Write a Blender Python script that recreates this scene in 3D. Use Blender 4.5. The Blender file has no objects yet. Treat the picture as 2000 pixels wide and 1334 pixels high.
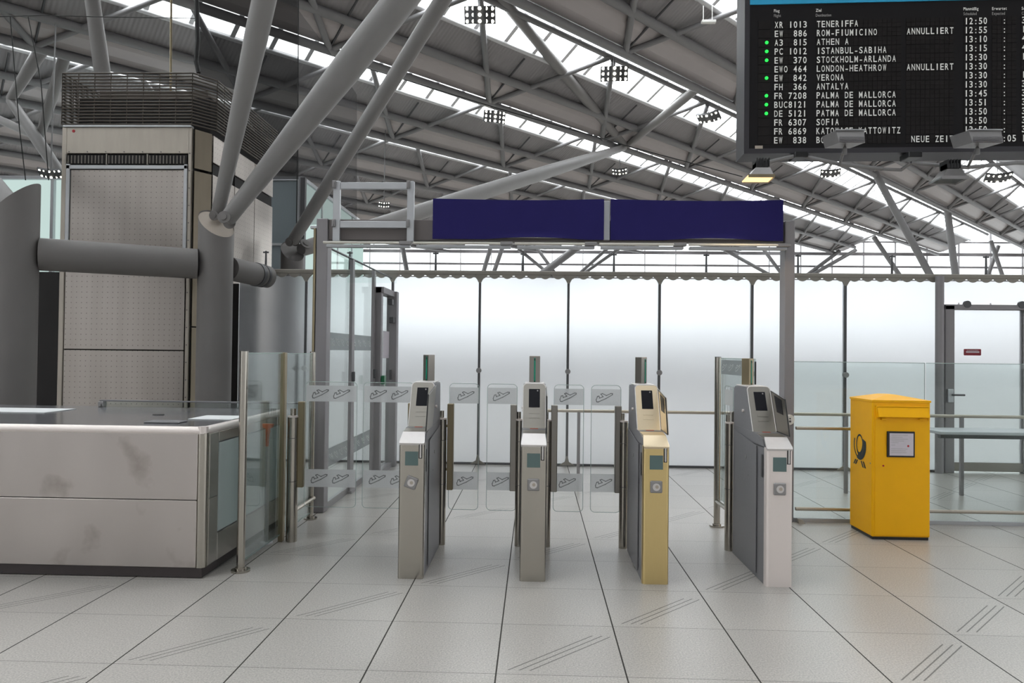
import bpy, math, random
from mathutils import Vector, Matrix, Euler
random.seed(7)
D = bpy.data
SC = bpy.context.scene
COL = SC.collection
PI = math.pi

# ------------------------------------------------------------------ camera
F_PX, PITCH, YAW, ROLL, EYE = 1383.7, 0.01502, 0.03320, 0.01140, 1.6
cy, sy = math.cos(YAW), math.sin(YAW)
fw = Vector((-sy*math.cos(PITCH), cy*math.cos(PITCH), math.sin(PITCH)))
r0 = Vector((cy, sy, 0)); u0 = r0.cross(fw)
rt = math.cos(ROLL)*r0 + math.sin(ROLL)*u0
up = -math.sin(ROLL)*r0 + math.cos(ROLL)*u0
cam_d = D.cameras.new('camera'); cam = D.objects.new('camera', cam_d); COL.objects.link(cam)
cam_d.sensor_width = 36.0; cam_d.lens = 36.0*F_PX/2000.0; cam_d.clip_end = 400
cam.matrix_world = Matrix(((rt.x, up.x, -fw.x, 0), (rt.y, up.y, -fw.y, 0), (rt.z, up.z, -fw.z, EYE), (0, 0, 0, 1)))
SC.camera = cam

# ------------------------------------------------------------------ world, exposure
world = D.worlds.new('sky'); SC.world = world; world.use_nodes = True
bg = world.node_tree.nodes['Background']
bg.inputs[0].default_value = (0.93, 0.97, 1.0, 1); bg.inputs[1].default_value = 1.7
SC.view_settings.view_transform = 'Standard'; SC.view_settings.look = 'None'
SC.view_settings.gamma = 1.0; SC.view_settings.exposure = 0.0
SC.view_settings.use_curve_mapping = False
SKYLIGHT, FACADE = 10.8, 2.2          # brightness of the daylight seen through roof glazing and far glass front

def at(px, py, Y):
    """point of the place seen at photo pixel (px, py) that stands Y metres into the hall"""
    d = fw*F_PX + rt*(px-1000.0) - up*(py-667.0)
    return Vector((0, 0, EYE)) + d*(Y/d.y)

# ------------------------------------------------------------------ materials
MATS = {}
def nt(name):
    m = D.materials.new(name); m.use_nodes = True
    t = m.node_tree; t.nodes.clear()
    out = t.nodes.new('ShaderNodeOutputMaterial')
    MATS[name] = m
    return m, t, out
def N(t, typ, **kw):
    n = t.nodes.new(typ)
    for k, v in kw.items():
        if k.startswith('i_'):
            n.inputs[k[2:].replace('_', ' ')].default_value = v
        else: setattr(n, k, v)
    return n
def rgb(c): return (c[0], c[1], c[2], 1.0)

def pm(name, col, rough=0.5, metal=0.0, var=0.08, scale=6.0, stretch=(1, 1, 1), bump=0.0, rvar=0.0, spec=0.5, dirt=None, detail=4, bdist=0.004):
    """principled material with procedural tone variation; stretch gives brushed grain"""
    m, t, out = nt(name)
    b = N(t, 'ShaderNodeBsdfPrincipled')
    b.inputs['Roughness'].default_value = rough; b.inputs['Metallic'].default_value = metal
    b.inputs['Specular IOR Level'].default_value = spec
    tc = N(t, 'ShaderNodeTexCoord'); mp = N(t, 'ShaderNodeMapping'); mp.inputs['Scale'].default_value = stretch
    no = N(t, 'ShaderNodeTexNoise'); no.inputs['Scale'].default_value = scale; no.inputs['Detail'].default_value = detail
    t.links.new(tc.outputs['Object'], mp.inputs[0]); t.links.new(mp.outputs[0], no.inputs['Vector'])
    mx = N(t, 'ShaderNodeMix', data_type='RGBA')
    mx.inputs[6].default_value = rgb([c*(1-var) for c in col]); mx.inputs[7].default_value = rgb([min(1, c*(1+var)) for c in col])
    t.links.new(no.outputs['Fac'], mx.inputs[0])
    src = mx.outputs[2]
    if dirt:
        dn = N(t, 'ShaderNodeTexNoise'); dn.inputs['Scale'].default_value = dirt[1]; dn.inputs['Detail'].default_value = 6
        t.links.new(tc.outputs['Object'], dn.inputs['Vector'])
        rp = N(t, 'ShaderNodeValToRGB'); rp.color_ramp.elements[0].position = dirt[2]; rp.color_ramp.elements[1].position = dirt[2]+0.12
        t.links.new(dn.outputs['Fac'], rp.inputs[0])
        ml = N(t, 'ShaderNodeMath', operation='MULTIPLY'); ml.inputs[1].default_value = dirt[3]
        t.links.new(rp.outputs[0], ml.inputs[0])
        m2 = N(t, 'ShaderNodeMix', data_type='RGBA'); m2.inputs[7].default_value = rgb(dirt[0])
        t.links.new(ml.outputs[0], m2.inputs[0]); t.links.new(src, m2.inputs[6]); src = m2.outputs[2]
    t.links.new(src, b.inputs['Base Color'])
    if rvar:
        mr = N(t, 'ShaderNodeMapRange'); mr.inputs['To Min'].default_value = rough-rvar; mr.inputs['To Max'].default_value = rough+rvar
        t.links.new(no.outputs['Fac'], mr.inputs['Value']); t.links.new(mr.outputs[0], b.inputs['Roughness'])
    if bump:
        bp = N(t, 'ShaderNodeBump'); bp.inputs['Strength'].default_value = bump; bp.inputs['Distance'].default_value = bdist
        t.links.new(no.outputs['Fac'], bp.inputs['Height']); t.links.new(bp.outputs[0], b.inputs['Normal'])
    t.links.new(b.outputs[0], out.inputs[0])
    return m
def em(name, col, s):
    m, t, out = nt(name)
    e = N(t, 'ShaderNodeEmission'); e.inputs[1].default_value = s
    tc = N(t, 'ShaderNodeTexCoord'); no = N(t, 'ShaderNodeTexNoise'); no.inputs['Scale'].default_value = 0.4
    t.links.new(tc.outputs['Object'], no.inputs['Vector'])
    mx = N(t, 'ShaderNodeMix', data_type='RGBA'); mx.inputs[6].default_value = rgb([c*0.93 for c in col]); mx.inputs[7].default_value = rgb(col)
    t.links.new(no.outputs['Fac'], mx.inputs[0]); t.links.new(mx.outputs[2], e.inputs[0]); t.links.new(e.outputs[0], out.inputs[0])
    return m
def glass(name, tint, refl=1.0, rough=0.02, fk=1.0):
    m, t, out = nt(name)
    tr = N(t, 'ShaderNodeBsdfTransparent'); tr.inputs[0].default_value = rgb(tint)
    gl = N(t, 'ShaderNodeBsdfGlossy'); gl.inputs['Roughness'].default_value = rough; gl.inputs[0].default_value = (refl, refl, refl, 1)
    fr = N(t, 'ShaderNodeFresnel'); fr.inputs[0].default_value = 1.45
    mx = N(t, 'ShaderNodeMixShader')
    fm = N(t, 'ShaderNodeMath', operation='MULTIPLY'); fm.inputs[1].default_value = fk
    t.links.new(fr.outputs[0], fm.inputs[0]); t.links.new(fm.outputs[0], mx.inputs[0]); t.links.new(tr.outputs[0], mx.inputs[1]); t.links.new(gl.outputs[0], mx.inputs[2])
    t.links.new(mx.outputs[0], out.inputs[0])
    return m
def film(name, col, alpha, noise=0.0, nscale=300.0, through=0.5):
    """thin translucent coating or netting: part see-through, part matt"""
    m, t, out = nt(name)
    tr = N(t, 'ShaderNodeBsdfTransparent')
    df = N(t, 'ShaderNodeBsdfDiffuse'); df.inputs[0].default_value = rgb(col)
    tl = N(t, 'ShaderNodeBsdfTranslucent'); tl.inputs[0].default_value = rgb(col)
    ad = N(t, 'ShaderNodeMixShader'); ad.inputs[0].default_value = through
    t.links.new(df.outputs[0], ad.inputs[1]); t.links.new(tl.outputs[0], ad.inputs[2])
    mx = N(t, 'ShaderNodeMixShader')
    tc = N(t, 'ShaderNodeTexCoord'); no = N(t, 'ShaderNodeTexNoise'); no.inputs['Scale'].default_value = nscale
    t.links.new(tc.outputs['Object'], no.inputs['Vector'])
    mr = N(t, 'ShaderNodeMapRange'); mr.inputs['To Min'].default_value = alpha-noise; mr.inputs['To Max'].default_value = alpha+noise
    t.links.new(no.outputs['Fac'], mr.inputs['Value']); t.links.new(mr.outputs[0], mx.inputs[0])
    t.links.new(tr.outputs[0], mx.inputs[1]); t.links.new(ad.outputs[0], mx.inputs[2]); t.links.new(mx.outputs[0], out.inputs[0])
    return m

# brushed steels (grain follows one axis)
STEEL = pm('brushed_steel', (0.45, 0.42, 0.385), 0.36, 1.0, 0.03, 20, (0.5, 0.5, 6), rvar=0.01)
STEELV = pm('brushed_steel_upright', (0.44, 0.412, 0.365), 0.20, 1.0, 0.03, 80, (8, 8, 0.2), rvar=0.012)
HEADM = pm('satin_head_steel', (0.33, 0.31, 0.28), 0.38, 1.0, 0.03, 20, (0.5, 0.5, 6), rvar=0.01)
POSTM = pm('signal_post_steel', (0.30, 0.28, 0.255), 0.34, 1.0, 0.03, 40, (6, 6, 0.3))
STEELW = pm('pale_brushed_steel', (0.80, 0.725, 0.69), 0.42, 0.45, 0.02, 80, (8, 8, 0.2), rvar=0.012)
STEELG = pm('gold_reflection_steel', (0.74, 0.57, 0.27), 0.33, 1.0, 0.04, 60, (8, 8, 0.2), rvar=0.012)  # plain steel with a golden reflection put into its colour
GOLDREFLH = pm('light_gold_reflection_steel', (0.78, 0.65, 0.46), 0.36, 1.0, 0.04, 30, (6, 6, 1), rvar=0.02)  # paler version of the same golden reflection, also held in the colour
COUNTER = pm('worn_brushed_steel', (0.53, 0.485, 0.46), 0.30, 1.0, 0.10, 1.8, (1.5, 1.5, 0.6), bump=0.35, bdist=0.03, rvar=0.05, detail=1, dirt=((0.22, 0.18, 0.15), 2.6, 0.585, 0.5))
CLAD = pm('cladding_edge_steel', (0.42, 0.38, 0.33), 0.42, 1.0, 0.12, 4, (3, 3, 0.5), rvar=0.05)
GOLD = pm('bronze_anodised', (0.30, 0.25, 0.165), 0.38, 1.0, 0.08, 20, (8, 8, 0.6))
LIPW = pm('light_lip_steel', (0.66, 0.63, 0.62), 0.45, 0.7, 0.04, 20, (1, 1, 1))
SIDEG = pm('grey_coated_steel', (0.215, 0.21, 0.22), 0.45, 0.35, 0.08, 60)
TUBEG = pm('grey_painted_tube', (0.215, 0.21, 0.215), 0.5, 0.0, 0.06, 3)
STRUTG = pm('grey_strut_paint', (0.235, 0.225, 0.222), 0.5, 0.0, 0.06, 3)
COLG = pm('dark_grey_column_paint', (0.185, 0.173, 0.168), 0.6, 0.0, 0.06, 3)
CAPB = pm('beige_cap_paint', (0.44, 0.38, 0.32), 0.6, 0.0, 0.05, 5)
FRAMEG = pm('grey_portal_paint', (0.27, 0.255, 0.265), 0.45, 0.2, 0.05, 4)
BEAMG = pm('brown_grey_beam_paint', (0.17, 0.15, 0.145), 0.6, 0.0, 0.05, 4)
ALU = pm('pale_aluminium', (0.52, 0.53, 0.55), 0.4, 0.6, 0.05, 12)
ALUD = pm('dark_anodised_frame', (0.10, 0.10, 0.105), 0.45, 0.4, 0.06, 10)
RAILM = pm('rail_steel', (0.52, 0.47, 0.40), 0.32, 1.0, 0.05, 10, (1, 6, 6))
CAGEM = pm('dark_brown_steel', (0.085, 0.07, 0.058), 0.5, 0.3, 0.1, 8)
CHAMF = pm('brown_steel_trim', (0.25, 0.215, 0.165), 0.42, 1.0, 0.1, 4, (3, 3, 0.5))
TANR = pm('tan_grey_rail', (0.27, 0.25, 0.22), 0.5, 0.2, 0.08, 5)
BLACK = pm('black_plastic', (0.012, 0.012, 0.013), 0.35, 0.0, 0.2, 30)
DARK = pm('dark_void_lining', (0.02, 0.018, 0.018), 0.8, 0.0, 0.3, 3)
SCREENM = pm('dark_screen', (0.012, 0.012, 0.016), 0.4, 0.0, 0.3, 3, spec=0.15)
DISP = pm('grey_green_display', (0.10, 0.155, 0.15), 0.25, 0.0, 0.08, 4)
BUTTON = pm('grey_reader_plate', (0.30, 0.29, 0.29), 0.4, 0.6, 0.06, 20)
ROOFP = pm('grey_roof_panel', (0.205, 0.195, 0.20), 0.55, 0.0, 0.10, 1.2)
ROOFL = pm('smooth_roof_panel', (0.41, 0.375, 0.37), 0.38, 0.1, 0.08, 0.8)
BLUE = pm('navy_banner_fabric', (0.021, 0.017, 0.112), 0.85, 0.0, 0.10, 5, bump=0.2, spec=0.2)
CYAN = pm('cyan_board_header', (0.03, 0.36, 0.62), 0.4, 0.0, 0.05, 4)
BOARDF = pm('charcoal_board_frame', (0.038, 0.036, 0.042), 0.45, 0.2, 0.08, 4)
BOARDB = pm('black_board_face', (0.010, 0.009, 0.010), 0.5, 0.0, 0.2, 4, spec=0.2)
FLAP = pm('split_flap_black', (0.012, 0.010, 0.010), 0.5, 0.0, 0.5, 14, spec=0.2)
LETTER = pm('white_lettering', (0.92, 0.92, 0.88), 0.6, 0.0, 0.04, 30)
LETTERG = pm('grey_lettering', (0.36, 0.35, 0.34), 0.6, 0.0, 0.04, 30)
YEL = pm('yellow_paint', (0.95, 0.47, 0.001), 0.45, 0.0, 0.05, 7, bump=0.05, spec=0.3)
HORN = pm('black_print', (0.018, 0.022, 0.025), 0.5, 0.0, 0.1, 20)
PAPER = pm('white_paper', (0.75, 0.76, 0.77), 0.7, 0.0, 0.04, 40)
PAPERP = pm('notice_paper', (0.62, 0.57, 0.62), 0.6, 0.0, 0.05, 30)
REDP = pm('red_print', (0.45, 0.02, 0.03), 0.5, 0.0, 0.1, 20)
REDS = pm('dark_red_sign', (0.24, 0.018, 0.03), 0.45, 0.0, 0.1, 20)
ORANGE = pm('orange_plastic', (0.85, 0.20, 0.08), 0.5, 0.0, 0.12, 20)
GREENP = pm('green_plastic', (0.01, 0.16, 0.06), 0.4, 0.0, 0.1, 20)
WHITEP = pm('white_plastic', (0.78, 0.77, 0.74), 0.4, 0.0, 0.03, 20)
LAMPW = pm('off_white_lamp_tube', (0.66, 0.63, 0.57), 0.4, 0.0, 0.04, 10)
MESHS = pm('blue_grey_screen', (0.23, 0.27, 0.29), 0.5, 0.2, 0.06, 50)
PLINTH = pm('dark_plinth', (0.055, 0.045, 0.045), 0.5, 0.3, 0.15, 10)
TOPG = pm('glossy_grey_worktop', (0.20, 0.20, 0.21), 0.15, 0.3, 0.06, 10)
GLASSP = pm('pale_green_back_painted_glass', (0.55, 0.62, 0.615), 0.4, 0.0, 0.04, 2)
CABLE = pm('black_cable', (0.01, 0.01, 0.01), 0.6, 0.0, 0.2, 20)
MUNT = pm('pale_glazing_bar', (0.66, 0.66, 0.67), 0.45, 0.2, 0.05, 6)
GLASS = glass('clear_glass', (0.985, 0.99, 0.987), fk=0.8)
GLASSG = glass('greenish_glass', (0.915, 0.955, 0.945), 0.9, fk=0.55)
GLASSC = glass('corridor_glass', (0.95, 0.975, 0.968), 0.9, fk=0.25)
GEDGE = film('polished_glass_edge', (0.62, 0.72, 0.69), 0.55, 0.1, 20)
FROST = film('frosted_film', (0.97, 0.975, 0.98), 0.6, 0.05, 120, 0.72)
FROSTD = film('grey_frosted_film', (0.42, 0.44, 0.45), 0.55, 0.05, 120)
ICON = film('grey_icon_print', (0.10, 0.10, 0.105), 0.62, 0.05, 60)
ICONW = film('white_icon_print', (0.80, 0.82, 0.82), 0.8, 0.05, 60)
NET = film('grey_bird_net', (0.085, 0.082, 0.085), 0.50, 0.22, 260)
NETD = film('dark_bird_net', (0.022, 0.021, 0.022), 0.78, 0.14, 260)
SKYP = em('daylit_roof_glazing', (0.94, 0.985, 1.0), SKYLIGHT)
FACP = em('daylit_glass_front', (0.93, 0.985, 1.0), FACADE)
GALP = em('daylit_gallery_glazing', (0.66, 0.83, 0.79), 0.88)
LAMPE = em('lit_lamp', (1.0, 0.97, 0.82), 9.0)
LAMPO = em('warm_lit_flood', (1.0, 0.62, 0.25), 2.4)
LEDG = em('green_led', (0.03, 1.0, 0.10), 1.6)
STRIPG = pm('green_light_strip', (0.005, 0.26, 0.16), 0.3, 0.0, 0.1, 10)
REDGLOW = film('red_scanner_glass', (0.75, 0.16, 0.10), 0.8, 0.1, 30)

def special_materials():
    # floor: tile grid, terrazzo speckle, three-line grooves on every third tile of the diagonal
    m, t, out = nt('terrazzo_tiles')
    L = t.links.new
    b = N(t, 'ShaderNodeBsdfPrincipled')
    tc = N(t, 'ShaderNodeTexCoord'); sp = N(t, 'ShaderNodeSeparateXYZ'); L(tc.outputs['Object'], sp.inputs[0])
    def M(op, a, c=None, d=None):
        n = N(t, 'ShaderNodeMath', operation=op)
        for i, v in enumerate((a, c, d)):
            if v is None: continue
            if isinstance(v, (int, float)): n.inputs[i].default_value = v
            else: L(v, n.inputs[i])
        return n.outputs[0]
    W = 0.6484
    u = M('DIVIDE', M('ADD', sp.outputs[0], 0.1787), W); v = M('DIVIDE', M('SUBTRACT', sp.outputs[1], 4.840), W)
    fu = M('FRACT', u); fv = M('FRACT', v); iu = M('FLOOR', u); iv = M('FLOOR', v)
    eu = M('MINIMUM', fu, M('SUBTRACT', 1.0, fu)); ev = M('MINIMUM', fv, M('SUBTRACT', 1.0, fv))
    gu = M('LESS_THAN', eu, 0.0062); gv = M('MULTIPLY', M('LESS_THAN', ev, 0.0038), 0.65)
    grout = M('MAXIMUM', gu, gv)
    sel = M('COMPARE', M('FLOORED_MODULO', M('SUBTRACT', iu, iv), 3.0), 2.0, 0.2)
    dd = M('SUBTRACT', fu, fv)
    ln = M('MAXIMUM', M('MAXIMUM', M('COMPARE', dd, 0.02, 0.008), M('COMPARE', dd, 0.105, 0.008)), M('COMPARE', dd, 0.19, 0.008))
    inn = M('MULTIPLY', M('GREATER_THAN', fv, 0.07), M('LESS_THAN', fv, 0.78))
    inn = M('MULTIPLY', inn, M('LESS_THAN', fu, 0.95))
    gro = M('MULTIPLY', M('MULTIPLY', sel, ln), M('MULTIPLY', inn, 0.75))
    line = M('MAXIMUM', grout, gro)
    cb = N(t, 'ShaderNodeCombineXYZ'); L(iu, cb.inputs[0]); L(iv, cb.inputs[1])
    wn = N(t, 'ShaderNodeTexWhiteNoise', noise_dimensions='2D'); L(cb.outputs[0], wn.inputs['Vector'])
    n1 = N(t, 'ShaderNodeTexNoise'); n1.inputs['Scale'].default_value = 110; n1.inputs['Detail'].default_value = 1; L(tc.outputs['Object'], n1.inputs['Vector'])
    n2 = N(t, 'ShaderNodeTexNoise'); n2.inputs['Scale'].default_value = 1.3; n2.inputs['Detail'].default_value = 5; L(tc.outputs['Object'], n2.inputs['Vector'])
    val = M('ADD', M('MULTIPLY', M('SUBTRACT', n1.outputs['Fac'], 0.5), 1.1), 1.0)
    val = M('MULTIPLY', val, M('ADD', M('MULTIPLY', wn.outputs['Value'], 0.07), 0.965))
    val = M('MULTIPLY', val, M('ADD', M('MULTIPLY', M('SUBTRACT', n2.outputs['Fac'], 0.5), 0.22), 1.0))
    base = N(t, 'ShaderNodeMix', data_type='RGBA', blend_type='MULTIPLY'); base.inputs[0].default_value = 1
    base.inputs[6].default_value = (0.412, 0.388, 0.36, 1)
    cc = N(t, 'ShaderNodeCombineXYZ')
    for i in range(3): L(val, cc.inputs[i])
    L(cc.outputs[0], base.inputs[7])
    mx = N(t, 'ShaderNodeMix', data_type='RGBA'); L(M('MULTIPLY', line, 0.92), mx.inputs[0]); L(base.outputs[2], mx.inputs[6]); mx.inputs[7].default_value = (0.035, 0.033, 0.03, 1)
    L(mx.outputs[2], b.inputs['Base Color'])
    L(M('MULTIPLY', M('SUBTRACT', 1.0, line), 0.55), b.inputs['Specular IOR Level'])
    ro = N(t, 'ShaderNodeMapRange'); ro.inputs['To Min'].default_value = 0.285; ro.inputs['To Max'].default_value = 0.34
    L(n2.outputs['Fac'], ro.inputs['Value']); L(ro.outputs[0], b.inputs['Roughness'])
    L(b.outputs[0], out.inputs[0])
    # perforated steel: rows of small dark holes
    m, t, out = nt('perforated_steel'); L = t.links.new
    b = N(t, 'ShaderNodeBsdfPrincipled'); b.inputs['Metallic'].default_value = 1; b.inputs['Roughness'].default_value = 0.36
    tc = N(t, 'ShaderNodeTexCoord'); sp = N(t, 'ShaderNodeSeparateXYZ'); L(tc.outputs['Object'], sp.inputs[0])
    def M2(op, a, c=None, d=None):
        n = N(t, 'ShaderNodeMath', operation=op)
        for i, v in enumerate((a, c, d)):
            if v is None: continue
            if isinstance(v, (int, float)): n.inputs[i].default_value = v
            else: L(v, n.inputs[i])
        return n.outputs[0]
    P = 0.076
    h = M2('DIVIDE', M2('ADD', sp.outputs[0], sp.outputs[1]), P); v = M2('DIVIDE', sp.outputs[2], P)
    a = M2('SUBTRACT', M2('FRACT', h), 0.5); c = M2('SUBTRACT', M2('FRACT', v), 0.5)
    r = M2('SQRT', M2('ADD', M2('MULTIPLY', a, a), M2('MULTIPLY', c, c)))
    hole = M2('LESS_THAN', r, 0.095)
    mp = N(t, 'ShaderNodeMapping'); mp.inputs['Scale'].default_value = (1.6, 1.6, 0.12); L(tc.outputs['Object'], mp.inputs[0])
    no = N(t, 'ShaderNodeTexNoise'); no.inputs['Scale'].default_value = 2.2; no.inputs['Detail'].default_value = 4; L(mp.outputs[0], no.inputs['Vector'])
    mx = N(t, 'ShaderNodeMix', data_type='RGBA'); mx.inputs[6].default_value = (0.33, 0.295, 0.265, 1); mx.inputs[7].default_value = (0.52, 0.475, 0.44, 1); L(no.outputs['Fac'], mx.inputs[0])
    m2 = N(t, 'ShaderNodeMix', data_type='RGBA'); L(hole, m2.inputs[0]); L(mx.outputs[2], m2.inputs[6]); m2.inputs[7].default_value = (0.22, 0.20, 0.185, 1)
    L(m2.outputs[2], b.inputs['Base Color'])
    mr = N(t, 'ShaderNodeMapRange'); mr.inputs['To Min'].default_value = 0.28; mr.inputs['To Max'].default_value = 0.46; L(no.outputs['Fac'], mr.inputs['Value']); L(mr.outputs[0], b.inputs['Roughness'])
    bp = N(t, 'ShaderNodeBump'); bp.inputs['Strength'].default_value = 0.25; bp.inputs['Distance'].default_value = 0.02; L(no.outputs['Fac'], bp.inputs['Height']); L(bp.outputs[0], b.inputs['Normal'])
    L(b.outputs[0], out.inputs[0])
    # corrugated roof sheet: fine ribs across the fold
    m, t, out = nt('corrugated_roof_sheet'); L = t.links.new
    b = N(t, 'ShaderNodeBsdfPrincipled'); b.inputs['Roughness'].default_value = 0.55
    tc = N(t, 'ShaderNodeTexCoord'); mp = N(t, 'ShaderNodeMapping'); mp.inputs['Rotation'].default_value = (0, 0, math.radians(44.5-90)); L(tc.outputs['Object'], mp.inputs[0])
    wv = N(t, 'ShaderNodeTexWave', bands_direction='X'); wv.inputs['Scale'].default_value = 2.4; L(mp.outputs[0], wv.inputs['Vector'])
    no = N(t, 'ShaderNodeTexNoise'); no.inputs['Scale'].default_value = 0.7; L(tc.outputs['Object'], no.inputs['Vector'])
    mx = N(t, 'ShaderNodeMix', data_type='RGBA'); mx.inputs[6].default_value = (0.28, 0.265, 0.268, 1); mx.inputs[7].default_value = (0.34, 0.325, 0.33, 1); L(no.outputs['Fac'], mx.inputs[0])
    bp = N(t, 'ShaderNodeBump'); bp.inputs['Strength'].default_value = 0.5; bp.inputs['Distance'].default_value = 0.03; L(wv.outputs['Fac'], bp.inputs['Height'])
    L(bp.outputs[0], b.inputs['Normal']); L(mx.outputs[2], b.inputs['Base Color']); L(b.outputs[0], out.inputs[0])
    # frosted partition glass: rough see-through blur plus a little diffusion
    m, t, out = nt('frosted_partition_glass'); L = t.links.new
    rf = N(t, 'ShaderNodeBsdfRefraction'); rf.inputs['Roughness'].default_value = 0.42; rf.inputs['IOR'].default_value = 1.25; rf.inputs[0].default_value = (0.98, 0.985, 1.0, 1)
    tl = N(t, 'ShaderNodeBsdfTranslucent'); tl.inputs[0].default_value = (0.62, 0.625, 0.64, 1)
    gl = N(t, 'ShaderNodeBsdfGlossy'); gl.inputs['Roughness'].default_value = 0.28; gl.inputs[0].default_value = (0.9, 0.9, 0.9, 1)
    fr = N(t, 'ShaderNodeFresnel'); fr.inputs[0].default_value = 1.4
    tc = N(t, 'ShaderNodeTexCoord'); no = N(t, 'ShaderNodeTexNoise'); no.inputs['Scale'].default_value = 1.5; L(tc.outputs['Object'], no.inputs['Vector'])
    mr = N(t, 'ShaderNodeMapRange'); mr.inputs['To Min'].default_value = 0.20; mr.inputs['To Max'].default_value = 0.25; L(no.outputs['Fac'], mr.inputs['Value'])
    m1 = N(t, 'ShaderNodeMixShader'); L(mr.outputs[0], m1.inputs[0]); L(rf.outputs[0], m1.inputs[1]); L(tl.outputs[0], m1.inputs[2])
    m2 = N(t, 'ShaderNodeMixShader'); L(fr.outputs[0], m2.inputs[0]); L(m1.outputs[0], m2.inputs[1]); L(gl.outputs[0], m2.inputs[2])
    L(m2.outputs[0], out.inputs[0])
special_materials()
FLOORM, PERF, CORR, FROSTW = MATS['terrazzo_tiles'], MATS['perforated_steel'], MATS['corrugated_roof_sheet'], MATS['frosted_partition_glass']

# ------------------------------------------------------------------ mesh builder
class MB:
    def __init__(s): s.v = []; s.f = []; s.sm = []
    def add(s, vs, fs, smooth=False):
        o = len(s.v); s.v += [Vector(p) for p in vs]; s.f += [tuple(i+o for i in q) for q in fs]; s.sm += [smooth]*len(fs); return s
    def box(s, x0, x1, y0, y1, z0, z1, bev=0.0, M=None):
        if bev <= 0:
            vs = [(x, y, z) for z in (z0, z1) for y in (y0, y1) for x in (x0, x1)]
            fs = [(0, 2, 3, 1), (4, 5, 7, 6), (0, 1, 5, 4), (2, 6, 7, 3), (0, 4, 6, 2), (1, 3, 7, 5)]
        else:
            b = min(bev, (x1-x0)*.49, (y1-y0)*.49, (z1-z0)*.49); vs = []; fs = []; ix = {}
            X, Y, Z = (x0, x1), (y0, y1), (z0, z1)
            for i in (0, 1):
                for j in (0, 1):
                    for k in (0, 1):
                        for a in range(3):
                            p = [X[i], Y[j], Z[k]]; sg = [1 if q == 0 else -1 for q in (i, j, k)]
                            for c in range(3):
                                if c != a: p[c] += sg[c]*b
                            ix[i, j, k, a] = len(vs); vs.append(p)
            for e in (0, 1):
                fs.append((ix[e, 0, 0, 0], ix[e, 1, 0, 0], ix[e, 1, 1, 0], ix[e, 0, 1, 0]))
                fs.append((ix[0, e, 0, 1], ix[1, e, 0, 1], ix[1, e, 1, 1], ix[0, e, 1, 1]))
                fs.append((ix[0, 0, e, 2], ix[1, 0, e, 2], ix[1, 1, e, 2], ix[0, 1, e, 2]))
                for g in (0, 1):
                    fs.append((ix[0, e, g, 1], ix[1, e, g, 1], ix[1, e, g, 2], ix[0, e, g, 2]))
                    fs.append((ix[e, 0, g, 0], ix[e, 1, g, 0], ix[e, 1, g, 2], ix[e, 0, g, 2]))
                    fs.append((ix[e, g, 0, 0], ix[e, g, 1, 0], ix[e, g, 1, 1], ix[e, g, 0, 1]))
                    for h in (0, 1): fs.append((ix[e, g, h, 0], ix[e, g, h, 1], ix[e, g, h, 2]))
            c = Vector(((x0+x1)/2, (y0+y1)/2, (z0+z1)/2)); g2 = []
            for q in fs:
                a, b2, c2 = Vector(vs[q[0]]), Vector(vs[q[1]]), Vector(vs[q[2]])
                nn = (b2-a).cross(c2-a); mid = sum((Vector(vs[i]) for i in q), Vector())/len(q)
                g2.append(q if nn.dot(mid-c) > 0 else q[::-1])
            fs = g2
        if M is not None: vs = [M @ Vector(p) for p in vs]
        return s.add(vs, fs)
    def tube(s, a, b, r, r2=None, n=16, caps=True, prof=None):
        """round bar from a to b; prof = [(t, r)] for a varying radius"""
        a, b = Vector(a), Vector(b); ax = (b-a).normalized()
        q = ax.orthogonal().normalized(); w = ax.cross(q)
        prof = prof or [(0, r), (1, r if r2 is None else r2)]
        vs = []; fs = []
        for t_, rr in prof:
            c = a.lerp(b, t_)
            vs += [c+(q*math.cos(2*PI*i/n)+w*math.sin(2*PI*i/n))*rr for i in range(n)]
        for j in range(len(prof)-1):
            fs += [(j*n+i, j*n+(i+1) % n, (j+1)*n+(i+1) % n, (j+1)*n+i) for i in range(n)]
        s.add(vs, fs, True)
        if caps: 
            s.add(vs[:n], [tuple(range(n))[::-1]]); s.add(vs[-n:], [tuple(range(n))])
        return s
    def path(s, pts, r, n=8):
        for p, q in zip(pts[:-1], pts[1:]): s.tube(p, q, r, n=n)
        return s
    def prism(s, poly, d, smooth=False):
        """closed 3-D outline pushed along d"""
        d = Vector(d); n = len(poly); P = [Vector(p) for p in poly]
        nr = Vector()
        for i in range(n): nr += P[i].cross(P[(i+1) % n])
        if nr.dot(d) > 0: P = P[::-1]
        vs = P+[p+d for p in P]
        fs = [tuple(range(n)), tuple(range(2*n-1, n-1, -1))]+[(i, i+n, (i+1) % n+n, (i+1) % n) for i in range(n)]
        return s.add(vs, fs, smooth)
    def quad(s, a, b, c, d): return s.add([a, b, c, d], [(0, 1, 2, 3)])
    def grid(s, fn, nu, nv, smooth=True):
        vs = [fn(i/nu, j/nv) for j in range(nv+1) for i in range(nu+1)]
        fs = [(j*(nu+1)+i, j*(nu+1)+i+1, (j+1)*(nu+1)+i+1, (j+1)*(nu+1)+i) for j in range(nv) for i in range(nu)]
        return s.add(vs, fs, smooth)
    def build(s, name, mat, parent=None):
        off = Vector()
        p = parent
        while p is not None: off += p.location; p = p.parent
        me = D.meshes.new(name); me.from_pydata([v-off for v in s.v], [], s.f); me.update()
        if any(s.sm): me.polygons.foreach_set('use_smooth', s.sm)
        o = D.objects.new(name, me); me.materials.append(mat); COL.objects.link(o)
        if parent is not None: o.parent = parent
        return o

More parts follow.
